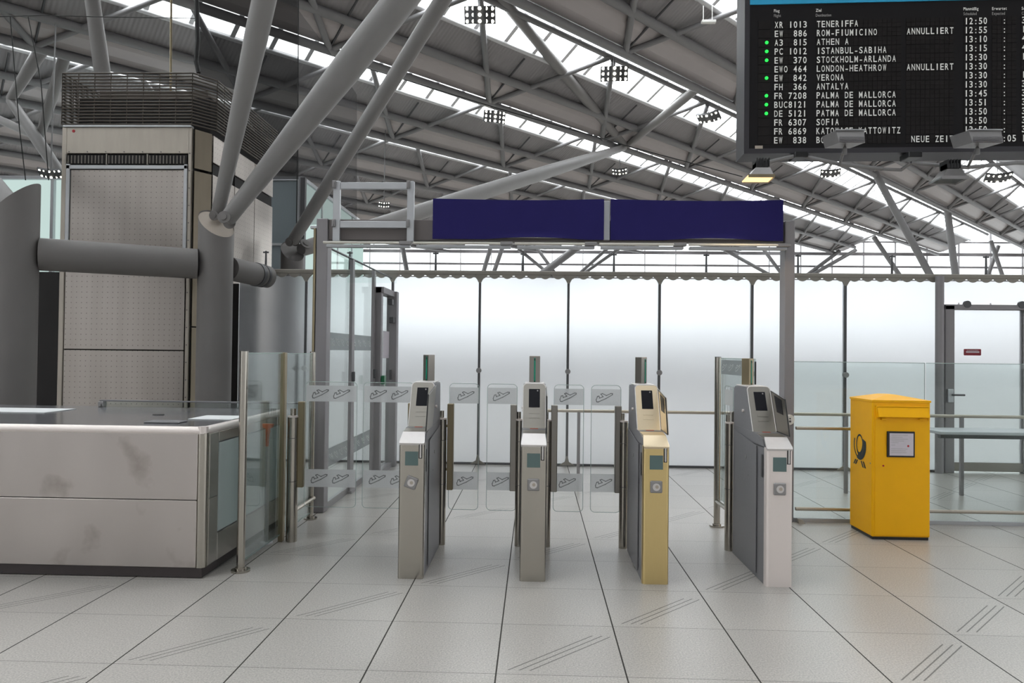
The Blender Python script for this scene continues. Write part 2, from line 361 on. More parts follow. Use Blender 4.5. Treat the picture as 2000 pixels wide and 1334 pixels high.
def ring(c, ax, r, n=20):
    c, ax = Vector(c), Vector(ax).normalized(); q = ax.orthogonal().normalized(); w = ax.cross(q)
    return [c+(q*math.cos(2*PI*i/n)+w*math.sin(2*PI*i/n))*r for i in range(n)]
def rrect(x0, x1, z0, z1, r, y=0.0, k=5):
    o = []
    for cx, cz, a0 in ((x1-r, z1-r, 0), (x0+r, z1-r, 90), (x0+r, z0+r, 180), (x1-r, z0+r, 270)):
        o += [(cx+r*math.cos(math.radians(a0+90*i/k)), y, cz+r*math.sin(math.radians(a0+90*i/k))) for i in range(k+1)]
    return o
def tag(o, label, cat, group=None, kind=None):
    o['label'] = label; o['category'] = cat
    if group: o['group'] = group
    if kind: o['kind'] = kind
    return o
def thing(name, loc, label, cat, group=None):
    o = D.objects.new(name, None); COL.objects.link(o); o.location = loc; o.empty_display_size = 0.1
    return tag(o, label, cat, group)
def struct(name, loc=(0, 0, 0)):
    o = D.objects.new(name, None); COL.objects.link(o); o.location = loc; o.empty_display_size = 0.1; o['kind'] = 'structure'
    return o
def st(o): o['kind'] = 'structure'; return o

def plane_icon(mb, cx, cz, w, y, flip=1):
    P2 = [(-0.5, -0.05), (-0.42, 0.17), (-0.33, 0.17), (-0.30, 0.02), (-0.08, 0.06), (-0.22, 0.28), (-0.12, 0.30), (0.12, 0.09), (0.40, 0.17), (0.50, 0.13), (0.49, 0.05), (0.10, -0.12), (-0.38, -0.24), (-0.47, -0.20)]
    P3 = [(cx+flip*p[0]*w, cz+(p[1]+p[0]*0.28)*w*0.85) for p in P2]; n = len(P3)
    for i in range(n):
        a, b = Vector((P3[i][0], y, P3[i][1])), Vector((P3[(i+1) % n][0], y, P3[(i+1) % n][1]))
        e = (b-a).normalized(); q = Vector((e.z, 0, -e.x))*w*0.026
        mb.add([a-q-e*w*0.02, b-q+e*w*0.02, b+q+e*w*0.02, a+q-e*w*0.02], [(0, 1, 2, 3)])

# glyphs: letter outlines turned into meshes once and reused inside the rows of lettering
_G = {}
def glyph(ch):
    if ch not in _G:
        cu = D.curves.new('glyph', 'FONT'); cu.body = ch; cu.size = 1.0; cu.resolution_u = 3; cu.offset = 0.012
        ob = D.objects.new('glyph', cu); COL.objects.link(ob)
        me = D.meshes.new_from_object(ob.evaluated_get(bpy.context.evaluated_depsgraph_get()))
        vs = [v.co.copy() for v in me.vertices]; fs = [tuple(p.vertices) for p in me.polygons]
        D.objects.remove(ob); D.curves.remove(cu); D.meshes.remove(me)
        xs = [v.x for v in vs] or [0, 0.3]
        _G[ch] = (vs, fs, min(xs), max(xs))
    return _G[ch]
def cell_text(mb, txt, org, ux, uz, cw, ch_h, fill=0.74):
    """one character per split-flap cell"""
    for i, c in enumerate(txt):
        if c == ' ': continue
        vs, fs, a, b = glyph(c); w = b-a
        full = cw*fill
        if c in 'I1:-.': sx = min(full/max(w, 0.05), 0.95*ch_h/0.7)
        else: sx = full/w
        off = (cw-w*sx)/2
        mb.add([org+ux*(i*cw+off+(v.x-a)*sx)+uz*(v.y*ch_h/0.72) for v in vs], fs)
def line_text(mb, txt, org, ux, uz, h, squeeze=0.85):
    x = 0
    for c in txt:
        if c == ' ': x += 0.28*h; continue
        vs, fs, a, b = glyph(c)
        mb.add([org+ux*(x+(v.x-a)*h*squeeze/0.72)+uz*(v.y*h/0.72) for v in vs], fs)
        x += (b-a)*h*squeeze/0.72+0.10*h
    return x

# ================================================================== SETTING
fl = MB(); fl.quad((-70, -30, 0), (110, -30, 0), (110, 70, 0), (-70, 70, 0)); st(fl.build('floor', FLOORM))

# ---- folded roof: ridges and valleys run diagonally (44.5 deg) over the hall
TH = math.radians(44.5); dv = Vector((math.sin(TH), math.cos(TH), 0)); nv = Vector((-math.cos(TH), math.sin(TH), 0))
ZV, ZR, PER, S0 = 10.6, 12.36, 6.03, 12.78; HALF = PER/2
Y0R, Y1R = -26.0, 62.0
def rp(s, Y, z):                         # point of the roof at fold distance s and hall depth Y
    a = (Y-nv.y*s)/dv.y
    p = nv*s+dv*a; p.z = z; return p
def strip(mb, s0, z0, s1, z1, ya=Y0R, yb=Y1R):
    mb.quad(rp(s0, ya, z0), rp(s0, yb, z0), rp(s1, yb, z1), rp(s1, ya, z1))
win_n = 0
for k in range(-7, 10):
    sv = S0+PER*k; sr = sv-HALF
    f = lambda q: (sr+HALF*q, ZR+(ZV-ZR)*q)
    root = struct('ceiling' if k == -7 else 'ceiling_%d' % (k+8))
    m = MB(); strip(m, *f(0.37), *f(0.70)); m.build('corrugated_sheet', CORR, root)
    m = MB(); pr = [f(0.70), (sr+HALF*0.80, f(0.80)[1]-0.10), (sr+HALF*0.90, f(0.90)[1]-0.10), f(1.0)]
    for a, b in zip(pr[:-1], pr[1:]): strip(m, *a, *b)
    m.build('gutter_panel', ROOFL, root)
    m = MB(); strip(m, sv, ZV, sv+HALF*0.97, ZR-(ZR-ZV)*0.03); m.build('rear_slope_panel', ROOFP, root)
    for q, r in ((0.68, 0.14), (0.02, 0.10)):
        s_, z_ = f(q); m = MB(); m.tube(rp(s_, Y0R, z_-0.16), rp(s_, Y1R, z_-0.16), r, n=10); m.build('purlin', TUBEG, root)
    win_n += 1
    w = struct('window_%d' % win_n)
    m = MB(); yq = Y0R
    while yq < Y1R:
        strip(m, sr+HALF*0.03, ZR-(ZR-ZV)*0.03+0.05, sr+HALF*0.36, ZR-(ZR-ZV)*0.36+0.05, yq, min(yq+4.0, Y1R)); yq += 4.0
    m.build('glazing', SKYP, w)
    m = MB()
    a0, a1 = f(0.03), f(0.37)
    aa = (Y0R-nv.y*sr)/dv.y; ab = (Y1R-nv.y*sr)/dv.y
    q = math.ceil(aa/1.3)*1.3
    while q < ab:
        p0 = nv*a0[0]+dv*q+Vector((0, 0, a0[1]-0.03)); p1 = nv*a1[0]+dv*q+Vector((0, 0, a1[1]-0.03))
        e = dv*0.075; t_ = Vector((0, 0, 0.07))
        m.prism([p0-e, p0+e, p1+e, p1-e], t_)
        q += 1.3
    m.build('glazing_bar', MUNT, w)
    m = MB(); s_, z_ = f(0.37); m.tube(rp(s_, Y0R, z_-0.02), rp(s_, Y1R, z_-0.02), 0.09, n=6); m.build('glazing_sill', MUNT, w)
# valley chords (twin tubes), each its own member
for k in range(-3, 10):
    sv = S0+PER*k
    m = MB(); m.tube(rp(sv, Y0R, ZV-0.18), rp(sv, Y1R, ZV-0.18), 0.125, n=12); st(m.build('roof_beam', TUBEG))
    m = MB(); m.tube(rp(sv+0.38, Y0R, ZV+0.06), rp(sv+0.38, Y1R, ZV+0.06), 0.08, n=10); st(m.build('roof_beam', TUBEG))
# lattice struts in the roof planes: from each valley node to the ridge, one towards -Y and one towards +X
dY = HALF/nv.y; dX = HALF/(-nv.x)*-1
m = MB(); m.tube((0, 0, ZV-0.15), (0, -dY, ZR-0.30), 0.10, n=10); stA = m.build('roof_lattice_beam', TUBEG); st(stA)
m = MB(); m.tube((0, 0, ZV-0.15), (abs(dX), 0, ZR-0.30), 0.085, n=10); stB = m.build('roof_lattice_beam', TUBEG); st(stB)
m = MB(); m.tube((0, 0, ZV-0.10), (abs(dX)*0.30, -dY*0.30, ZR-0.85), 0.035, n=6); stC = m.build('roof_lattice_beam', ALUD); st(stC)
firstA = True
for k in range(-1, 10):
    for j in range(-8, 9):
        p = nv*(S0+PER*k)+dv*(16.65+6.3*j)
        if not (3 < p.y < 61) or p.x < -0.86*p.y-3 or p.x > 0.74*p.y+4: continue
        for src in (stA, stB, stC):
            if firstA: c = src
            else: c = src.copy(); COL.objects.link(c)
            c.location = (p.x, p.y, 0)
        firstA = False

# ---- far glass front across the end of the hall
win_n += 1
w = struct('window_%d' % win_n)
m = MB()
for i in range(16): m.quad((-60+i*10, 62.6, 2.2), (-50+i*10, 62.6, 2.2), (-50+i*10, 62.6, 13), (-60+i*10, 62.6, 13))
m.build('glazing', FACP, w)
m = MB()
for z, r in ((2.2, 0.12), (8.2, 0.05), (9.35, 0.08), (10.45, 0.13), (11.5, 0.06)): m.box(-60, 100, 62.2, 62.4, z-r, z+r)
m.build('transom', FRAMEG, w)
m = MB()
x = -58
while x < 98: m.box(x-0.022, x+0.022, 62.3, 62.5, 2.2, 13); x += 5.4/2
m.build('mullion', FRAMEG, w)
m = MB(); m.box(-60, 100, 62.2, 62.7, 0, 2.15); st(m.build('wall_far', ROOFP))

# ---- rear wall of the hall behind the viewer: solid bays between tall window openings
for i, x in enumerate(range(-33, 40, 9)):
    m = MB(); m.box(x, x+5.2, -26.4, -26, 0, 14); st(m.build('wall_rear' if i == 0 else 'wall_rear_%d' % (i+1), ROOFP))
m = MB(); m.box(-36, 44, -26.4, -26, 0, 1.0); m.box(-36, 44, -26.4, -26, 6.8, 8.4); st(m.build('trim_1', ROOFP))
# ---- roof struts standing in the hall beyond the partition
for (x0, y0, x1, y1, r) in ((1103, 560, 1012, 486, .10), (1103, 560, 1044, 478, .10), (1103, 560, 1190, 482, .10), (1103, 560, 1212, 484, .10), (1025, 560, 1135, 478, .22), (936, 560, 962, 470, .13), (955, 560, 986, 470, .13), (775, 420, 800, 560, .14),
        (1545, 560, 1640, 490, .11), (1545, 560, 1672, 488, .11), (1545, 560, 1408, 484, .11), (1545, 560, 1492, 488, .11), (1772, 560, 1706, 462, .13), (1834, 570, 1708, 336, .20), (1870, 570, 1850, 408, .19), (1922, 560, 1950, 480, .11), (1965, 560, 1935, 470, .11)):
    Yt = min(61.0, 9.0/(at(x1, y1, 1.0).z-EYE))          # depth at which the strut meets the valley chords
    m = MB(); m.tube(at(x0, y0, Yt), at(x1, y1, Yt), r*Yt/42, n=10); st(m.build('roof_support_beam', TUBEG))

# ---- glazed gallery block standing far left in the hall behind the tower
win_n += 1
w = struct('window_%d' % win_n)
g0 = at(590, 350, 22.0); GX = g0.x; GZ = g0.z
m = MB(); m.quad((-22, 22, 3.1), (GX, 22, 3.1), (GX, 22, GZ), (-22, 22, GZ)); m.quad((GX, 22, 3.1), (GX, 30, 3.1), (GX, 30, GZ), (GX, 22, GZ)); m.build('glazing', GALP, w)
m = MB(); m.box(-22, GX+0.06, 21.85, 21.98, GZ-0.06, GZ+0.05); m.box(GX+0.01, GX+0.10, 21.9, 30, GZ-0.06, GZ+0.05)
m.box(-22, GX+0.06, 21.9, 21.98, 4.55, 4.62)
for x in (-20.5, -17.9, -15.35, -12.8, -10.2, -7.7, GX): m.box(x-0.05, x+0.05, 21.86, 21.98, 3.1, GZ)
for y in (24, 26, 28): m.box(GX+0.01, GX+0.06, y-0.04, y+0.04, 3.1, GZ)
m.build('mullion', ALU, w)
m = MB(); m.box(-22, -8.4, 22.02, 30, 0, 3.05); st(m.build('wall_left', MUNT))
m = MB(); m.box(-22, -21.8, -4, 22, 0, 9.5); st(m.build('wall_side', ROOFP))

# ---- frosted glass partition right across the back of the checkpoint
PY = 10.08
JX = [-3.30, -2.05, -0.80, 0.46, 1.746, 3.04, 4.33, 5.63, 6.92, 8.2]
wb = struct('wall_back', (0, PY, 0))
xs = [-4.30]+JX
for a, b in zip(xs[:-1], xs[1:]):
    if abs(a-5.63) < 0.01:
        m = MB(); m.box(a+0.02, b-0.02, PY-0.006, PY+0.006, 2.36, 2.66); m.build('frosted_panel', FROSTW, wb); continue
    m = MB(); m.box(a+0.018, b-0.018, PY-0.006, PY+0.006, 0.03, 2.66); m.build('frosted_panel', FROSTW, wb)
for x in JX:
    m = MB(); m.box(x-0.016, x+0.016, PY-0.03, PY+0.03, 0, 2.70); m.build('mullion', ALUD, wb)
    m = MB()
    m.prism([(x-0.10, PY-0.04, 2.69), (x+0.10, PY-0.04, 2.69), (x+0.045, PY-0.04, 2.635), (x+0.016, PY-0.04, 2.58), (x-0.016, PY-0.04, 2.58), (x-0.045, PY-0.04, 2.635)], (0, 0.02, 0))
    m.prism([(x-0.11, PY-0.04, 0.01), (x+0.11, PY-0.04, 0.01), (x+0.03, PY-0.04, 0.06), (x+0.012, PY-0.04, 0.14), (x-0.012, PY-0.04, 0.14), (x-0.03, PY-0.04, 0.06)], (0, 0.02, 0))
    m.build('gusset', TANR, wb)
    m = MB(); m.tube((x, PY-0.065, 1.335), (x, PY-0.02, 1.335), 0.038); m.build('clip_disc', BUTTON, wb)
m = MB(); m.box(-4.32, 8.2, PY-0.05, PY+0.05, 2.69, 2.755, 0.012)
m.build('top_rail', TANR, wb)
m = MB()
x = -4.28
while x < 8.1:
    n_ = 10
    m.prism([(x, PY-0.045, 2.70), (x+0.178, PY-0.045, 2.70)]+[(x+0.178*(1-i/n_), PY-0.045, 2.70-0.062*math.sin(PI*i/n_)**0.7) for i in range(1, n_)], (0, 0.012, 0))
    x += 0.18
m.build('scalloped_edge', TANR, wb)
m = MB(); m.box(-4.3, 5.63, PY-0.02, PY+0.02, 0, 0.03); m.build('floor_rail', ALUD, wb)
m = MB()
for x in (-3.9, -2.68, -1.44, -0.19, 1.10, 2.40, 3.68, 4.98, 6.27): m.tube((x, PY, 2.755), (x, PY, 3.02), 0.018, 0.012, 8); m.tube((x-0.04, PY, 3.0), (x+0.04, PY, 3.0), 0.012, n=6)
m.build('top_spigot', ALUD, wb)
m = MB(); m.tube((5.58, PY-0.10, 0), (5.58, PY-0.10, 2.72), 0.055); m.build('round_post', FRAMEG, wb)

# right-hand service door in the partition
dr = struct('door_1', (6.28, PY, 0))
m = MB()
m.box(5.68, 5.81, PY-0.06, PY+0.06, 0, 2.32, 0.006); m.box(6.76, 6.88, PY-0.06, PY+0.06, 0, 2.32, 0.006); m.box(5.68, 6.88, PY-0.06, PY+0.06, 2.26, 2.335, 0.006)
m.build('door_frame', FRAMEG, dr)
m = MB(); m.box(5.81, 6.76, PY-0.012, PY+0.012, 0.14, 2.26); m.build('door_leaf', FROSTW, dr)
m = MB(); m.box(5.81, 6.76, PY-0.03, PY+0.03, 0.02, 0.14, 0.004); m.build('kick_rail', TANR, dr)
m = MB(); m.box(5.70, 5.78, PY-0.10, PY-0.06, 0.97, 1.16, 0.008); m.build('lock_case', ALU, dr)
m = MB(); m.tube((5.76, PY-0.06, 1.08), (5.76, PY-0.15, 1.08), 0.014); m.tube((5.755, PY-0.14, 1.08), (5.90, PY-0.14, 1.08), 0.013); m.build('door_handle', ALUD, dr)
m = MB(); m.prism(ring((5.98, PY-0.07, 2.335), (0, 1, 0), 0.05, 16), (0, 0.04, 0)); m.prism(ring((6.72, PY-0.07, 2.335), (0, 1, 0), 0.05, 16), (0, 0.04, 0)); m.build('hinge', ALUD, dr)
c = at(1899, 688, PY-0.02)
sg = MB(); sg.prism(rrect(c.x-0.115, c.x+0.115, c.z-0.045, c.z+0.045, 0.012, PY-0.028), (0, 0.012, 0)); so = tag(sg.build('door_sign', REDS), 'small dark red sign with a white line of writing on the frosted door', 'sign')
m = MB(); m.box(c.x-0.09, c.x+0.09, PY-0.0295, PY-0.0285, c.z-0.006, c.z+0.012)
for i in range(9): m.box(c.x-0.08+i*0.018, c.x-0.069+i*0.018, PY-0.0295, PY-0.0285, c.z+0.022, c.z+0.030)
m.build('printed_line', PAPERP, so)

# ================================================================== steel tree columns on the left
def trunk(name, x, y, r, ztop, cut, label, mat=COLG, beige=True):
    root = thing(name, (x, y, 0), label, 'column', 'tubular roof columns')
    n = 36; vs = []; fs = []
    for i in range(n):
        a = 2*PI*i/n; vs.append((x+r*math.cos(a), y+r*math.sin(a), 0)); 
    for i in range(n):
        a = 2*PI*i/n; vs.append((x+r*math.cos(a), y+r*math.sin(a), ztop+cut[0]*math.cos(a)+cut[1]*math.sin(a)))
    m = MB(); m.add(vs, [(i, (i+1) % n, (i+1) % n+n, i+n) for i in range(n)], True); m.build('trunk', mat, root)
    m = MB(); m.add([Vector(v)-Vector((0, 0, 0.02)) for v in vs[n:]], [tuple(range(n))]); m.build('angled_cap', CAPB if beige else mat, root)
    return root
def member(name, a, b, r_end, r_mid, label, cat='strut', mat=None, lug=True):
    a, b = Vector(a), Vector(b); mat = mat or STRUTG
    root = thing(name, a, label, cat, 'tree column struts') if lug else None
    L_ = (b-a).length; e = min(0.12, 0.9/L_)
    m = MB(); m.tube(a, b, r_end, n=24, prof=[(0, r_end*0.7), (0.004, r_end*0.95), (e*0.35, r_end), (0.30, r_mid*0.93), (0.5, r_mid), (0.70, r_mid*0.93), (1-e*0.35, r_end), (1, r_end*0.7)])
    o = m.build('tube' if lug else name, mat, root)
    if not lug: return tag(o, label, cat, 'tree column struts')
    if lug:
        ax = (b-a).normalized(); side = ax.cross(Vector((0, 1, 0))).normalized(); fr_ = side.cross(ax)
        if fr_.y > 0: fr_ = -fr_
        p = a+ax*0.02
        for sg_ in (-1, 1):
            m = MB(); m.prism(ring(p+fr_*r_end*0.95*sg_, fr_, r_end*0.75, 20), fr_*r_end*0.16*sg_); m.prism(ring(p+fr_*r_end*1.05*sg_, fr_, r_end*0.38, 16), fr_*r_end*0.18*sg_); m.build('pin_lug', COLG, root)
    return root
RC = (-4.14, 9.0); LC = (-6.0, 7.95); SBX = (-4.36, 12.5)
trunk('roof_column', RC[0], RC[1], 0.215, 3.22, (-0.15, 0.13), 'grey tubular column with slanted beige top in front of the perforated tower', beige=True)
trunk('roof_column', LC[0], LC[1], 0.235, 3.28, (0.20, 0.06), 'dark grey tubular column at left end of the horizontal pipe', beige=False)
trunk('roof_column', SBX[0], SBX[1], 0.20, 3.36, (-0.12, 0.16), 'short dark column stub rising behind the left end of the frosted partition', beige=False)
NODE1 = Vector((0.77, 10.4, 10.45)); NODE2 = nv*(S0+PER)+dv*24.6+Vector((0, 0, 10.55)); NODE3 = Vector((-1.99, 7.61, 10.5))
tA = at(441, 432, 8.86)
member('roof_strut', tA, NODE1, 0.105, 0.215, 'thickest pale grey strut rising right from the beige-topped column to the roof')
member('roof_strut', at(424, 424, 9.02), NODE3, 0.085, 0.15, 'slimmer steep grey strut rising from the beige-topped column beside the thick one')
member('roof_strut', at(570, 474, 12.38), NODE1, 0.105, 0.135, 'grey strut rising right from the dark column stub behind the partition')
member('roof_strut', at(588, 487, 12.5), NODE2, 0.14, 0.215, 'long low grey strut passing behind the blue banners to a roof joint')
member('roof_strut', NODE2, at(968, -16, 21.0), 0.17, 0.20, 'dark strut leaning left up from the roof joint above the banners', lug=False)
member('roof_strut', NODE2, at(1500, 58, 22.5), 0.14, 0.17, 'dark strut leaning right up from the roof joint towards the flight board', lug=False)
member('roof_strut', at(36, 418, 7.95), Vector((-15.9, 13.57, 10.5)), 0.11, 0.17, 'dark strut leaning left out of view from the dark left column')
member('roof_strut', at(-14, 425, 7.9), at(-300, 380, 8.2), 0.11, 0.15, 'dark strut running sideways from the top of the dark left column')
b0 = at(222, 300, 13.6); member('roof_strut', b0, at(172, -60, 13.0), 0.13, 0.145, 'pale straight strut rising out of the caged top of the tower', lug=False)
q1 = at(20, 195, 23); q0 = at(150, -14, 20.5); q2 = at(140, 372, 22.2); q3 = at(163, -10, 21.5); q4 = at(77, 270, 23)
member('roof_strut', q1, q0, 0.15, 0.20, 'bent grey strut, upper half, left of the caged tower', lug=False)
member('roof_strut', q1, q2, 0.15, 0.19, 'bent grey strut, lower half, running down behind the tower', lug=False)
member('roof_strut', q4, q3, 0.13, 0.18, 'dark strut crossing in front of a bent one, left of the caged tower', lug=False)
member('roof_strut', q4, at(-40, 215, 24), 0.12, 0.14, 'dark strut running up left from the joint beside the tower', lug=False)
def cross_pipe(a, b, r, label, collar=False):
    root = thing('cross_pipe', a, label, 'pipe', 'horizontal column pipes')
    m = MB(); m.tube(a, b, r, n=32); m.build('pipe', COLG, root)
    if collar:
        ax = (Vector(b)-Vector(a)).normalized(); m = MB(); p = Vector(b)
        m.tube(p-ax*0.26, p-ax*0.20, r*1.07, n=32); m.tube(p-ax*0.14, p-ax*0.10, r*1.05, n=32); m.build('collar', ALUD, root)
zb = 2.68
cross_pipe((LC[0]+0.20, LC[1]+0.125, zb), (RC[0]-0.185, RC[1]-0.115, zb), 0.19, 'thick horizontal grey pipe joining the left column to the beige-topped one')
cross_pipe((RC[0]+0.09, RC[1]+0.205, zb-0.02), at(522, 541, 9.95)*1.0, 0.155, 'grey pipe stub running back from the beige-topped column to the partition', True)

# ================================================================== perforated steel tower
TX0, TX1, TY = -6.86, -4.97, 10.0
tw = thing('equipment_tower', (-5.9, TY+1.2, 0), 'tall tower clad in perforated steel sheets with a barred cage on top', 'tower')
CH = [(TX1+0.002, TY), (-4.80, TY+0.27), (-4.80, 12.7)]
def sheet(name, x0, x1, z0, z1, mat=PERF, y=TY, par=tw, t=0.03):
    m = MB(); m.box(x0, x1, y-t, y, z0, z1, 0.004); return m.build(name, mat, par)
m = MB(); m.box(TX0+0.05, -4.86, TY+0.28, 12.7, 0, 4.70); m.box(TX0+0.03, TX1-0.02, TY+0.02, TY+0.29, 0, 4.70); m.build('core', DARK, tw)
sheet('front_panel', TX0+0.08, TX1-0.06, 0.0, 1.56); sheet('front_panel', TX0+0.08, TX1-0.06, 1.575, 2.82)
sheet('front_panel', TX0+0.13, TX1-0.10, 2.84, 4.16); sheet('front_panel', TX0+0.06, TX1-0.03, 4.40, 4.775, CLAD)
m = MB()
m.box(TX0+0.07, TX0+0.125, TY-0.05, TY, 2.84, 4.24, 0.005); m.box(TX1-0.095, TX1-0.045, TY-0.05, TY, 2.84, 4.24, 0.005); m.box(TX0+0.07, TX1-0.045, TY-0.05, TY, 4.17, 4.225, 0.005)
m.build('panel_frame', ALU, tw)
m = MB(); m.box(TX0-0.02, TX0+0.06, TY-0.02, TY+0.3, 0, 4.78, 0.01); m.box(TX1-0.045, TX1+0.005, TY-0.03, TY+0.02, 0, 4.78, 0.006); m.build('corner_trim', CLAD, tw)
for g in range(3):
    a = TX0+0.06+g*0.60; m = MB(); m.box(a, a+0.56, TY-0.02, TY-0.005, 4.25, 4.375); vo = m.build('vent_slot', DARK, tw)
    m = MB()
    for i in range(11): m.box(a+0.02+i*0.05, a+0.03+i*0.05, TY-0.028, TY-0.02, 4.255, 4.37)
    m.box(a-0.02, a, TY-0.03, TY, 4.24, 4.39); m.build('louvre', TANR, vo)
def chpanel(z0, z1):
    (xa, ya), (xb, yb), _ = CH; m = MB(); dx, dy = xb-xa, yb-ya
    m.prism([(xa+dx*.08, ya+dy*.08, z0), (xa+dx*.92, ya+dy*.92, z0), (xa+dx*.92, ya+dy*.92, z1), (xa+dx*.08, ya+dy*.08, z1)], (0.02, -0.012, 0)); m.build('chamfer_panel', CHAMF, tw)
chpanel(0, 1.9); chpanel(1.92, 4.16); chpanel(4.20, 4.76)
for (y0, y1) in ((10.30, 11.05), (11.07, 11.85), (11.87, 12.68)):
    for (z0, z1) in ((0, 2.3), (2.32, 4.18), (4.36, 4.76)):
        m = MB(); m.box(-4.86, -4.80, y0, y1, z0, z1, 0.004); m.build('side_panel', PERF, tw)
    m = MB(); m.box(-4.855, -4.815, y0+0.02, y1-0.02, 4.19, 4.345); m.build('vent_slot', DARK, tw)
m = MB()
for x in [TX0+0.1+i*0.27 for i in range(7)]: 
    m.tube((x, TY-0.036, 4.42), (x, TY-0.028, 4.42), 0.008, n=8)
for z in [0.15+i*0.25 for i in range(18)]: m.tube((TX1-0.02, TY-0.036, z), (TX1-0.02, TY-0.03, z), 0.008, n=8)
m.build('rivet_row', ALUD, tw)
m = MB(); m.prism(ring((TX0+0.16, TY-0.034, 4.72), (0, 1, 0), 0.022, 14), (0, 0.006, 0)); m.build('red_sticker', REDP, tw)
# cage
m = MB(); cz0, cz1 = 4.82, 5.56
cpts = [(TX0-0.02, TY+1.2), (TX0-0.02, TY-0.03), (TX1+0.0, TY-0.03), (-4.74, TY+0.26), (-4.74, 12.7)]
nb = 16
for i in range(nb+1):
    z = cz0+(cz1-cz0)*i/nb
    for a, b in zip(cpts[:-1], cpts[1:]): m.tube((a[0], a[1], z), (b[0], b[1], z), 0.0115, n=6)
for a, b in zip(cpts[:-1], cpts[1:]):
    L_ = math.hypot(b[0]-a[0], b[1]-a[1]); nn = max(1, int(L_/0.235))
    for i in range(nn+1): m.tube((a[0]+(b[0]-a[0])*i/nn, a[1]+(b[1]-a[1])*i/nn, cz0), (a[0]+(b[0]-a[0])*i/nn, a[1]+(b[1]-a[1])*i/nn, cz1), 0.007, n=6)
m.build('barred_cage', CAGEM, tw)
m = MB(); m.box(TX0+0.05, -4.83, TY+0.25, 12.6, 4.78, 5.30); m.build('inner_plant', DARK, tw)
m = MB(); m.box(TX0+0.2, -5.0, TY+0.5, 12.3, 5.30, 5.50); m.build('inner_duct', CAGEM, tw)
m = MB(); m.box(TX0+0.02, TX1, TY-0.06, TY+0.04, 4.775, 4.80); m.build('cage_ledge', ALU, tw)
m = MB(); m.tube((-5.62, 10.6, 5.51), (-5.66, 10.6, 8.6), 0.017, n=8); tag(m.build('brass_pole', GOLD), 'thin brassy upright pole above the barred cage of the tower', 'pole')
# dark lining gap between left column and tower
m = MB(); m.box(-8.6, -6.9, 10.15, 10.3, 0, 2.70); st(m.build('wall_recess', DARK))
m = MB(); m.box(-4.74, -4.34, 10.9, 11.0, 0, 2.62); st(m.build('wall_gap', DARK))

# blue-grey mesh screen beyond the tower
a = at(515, 350, 15); b = at(580, 500, 15)
sc = thing('mesh_screen', (a.x, 15, 0), 'flat blue-grey mesh screen hanging between the tower and the column stub', 'screen')
m = MB(); m.box(a.x, b.x, 15, 15.03, 0, a.z, 0.005); m.build('mesh_panel', MESHS, sc)
m = MB(); m.box(a.x, b.x, 14.97, 15.0, a.z-0.03, a.z+0.03); m.box(a.x, b.x, 14.97, 15.0, 3.83, 3.88); m.box(b.x+0.01, b.x+0.07, 14.96, 15.04, 0, a.z+0.05); m.build('screen_frame', ALU, sc)
m = MB(); q = at(592, 352, 14.6); m.box(q.x-0.04, q.x+0.06, 14.55, 14.65, 0, q.z+0.05); tag(m.build('dark_upright', ALUD), 'slim dark upright bar between the mesh screen and the green glazing', 'upright')

# bird netting and its cables
def net(name, pts, Y, mat, label):
    m = MB(); P3 = [at(x, y, Y) for x, y in pts]; m.add(P3, [tuple(range(len(P3)))]); return tag(m.build(name, mat), label, 'net', 'bird nets by the tower')
net('bird_net', [(583, 20), (640, 95), (697, 185), (697, 436), (583, 440)], 13.3, NET, 'grey hanging bird net with a slanted top edge, above the aluminium frame')
net('bird_net', [(388, -20), (583, -20), (583, 350), (530, 350), (470, 180), (388, 150)], 13.6, NETD, 'dark hanging bird net between the tower cage and the thick strut')
def wire(pts, Y, r, label, name='steel_cable', mat=CABLE):
    m = MB(); m.path([at(x, y, Y) for x, y in pts], r, 6); return tag(m.build(name, mat), label, 'cable')
wire([(583, -10), (582, 200), (579, 462)], 13.2, 0.011, 'dark upright cable along the edge between the two nets')
wire([(384, -10), (386, 80), (383, 120), (388, 142)], 10.4, 0.035, 'thick black cable bundle dropping to the tower cage')
wire([(-10, 33), (80, 30), (200, 33), (385, 36)], 10.4, 0.006, 'thin level cable stretched across above the tower cage')
wire([(20, 33), (38, 250), (50, 352)], 10.4, 0.007, 'thin hanging cable nearest the left edge of the view')
wire([(55, 33), (80, 160), (95, 352)], 10.4, 0.007, 'thin hanging cable just left of the tower')
wire([(690, 125), (960, 208), (1250, 292), (1450, 345)], 17.5, 0.012, 'long thin cable slung under the roof above the banners')

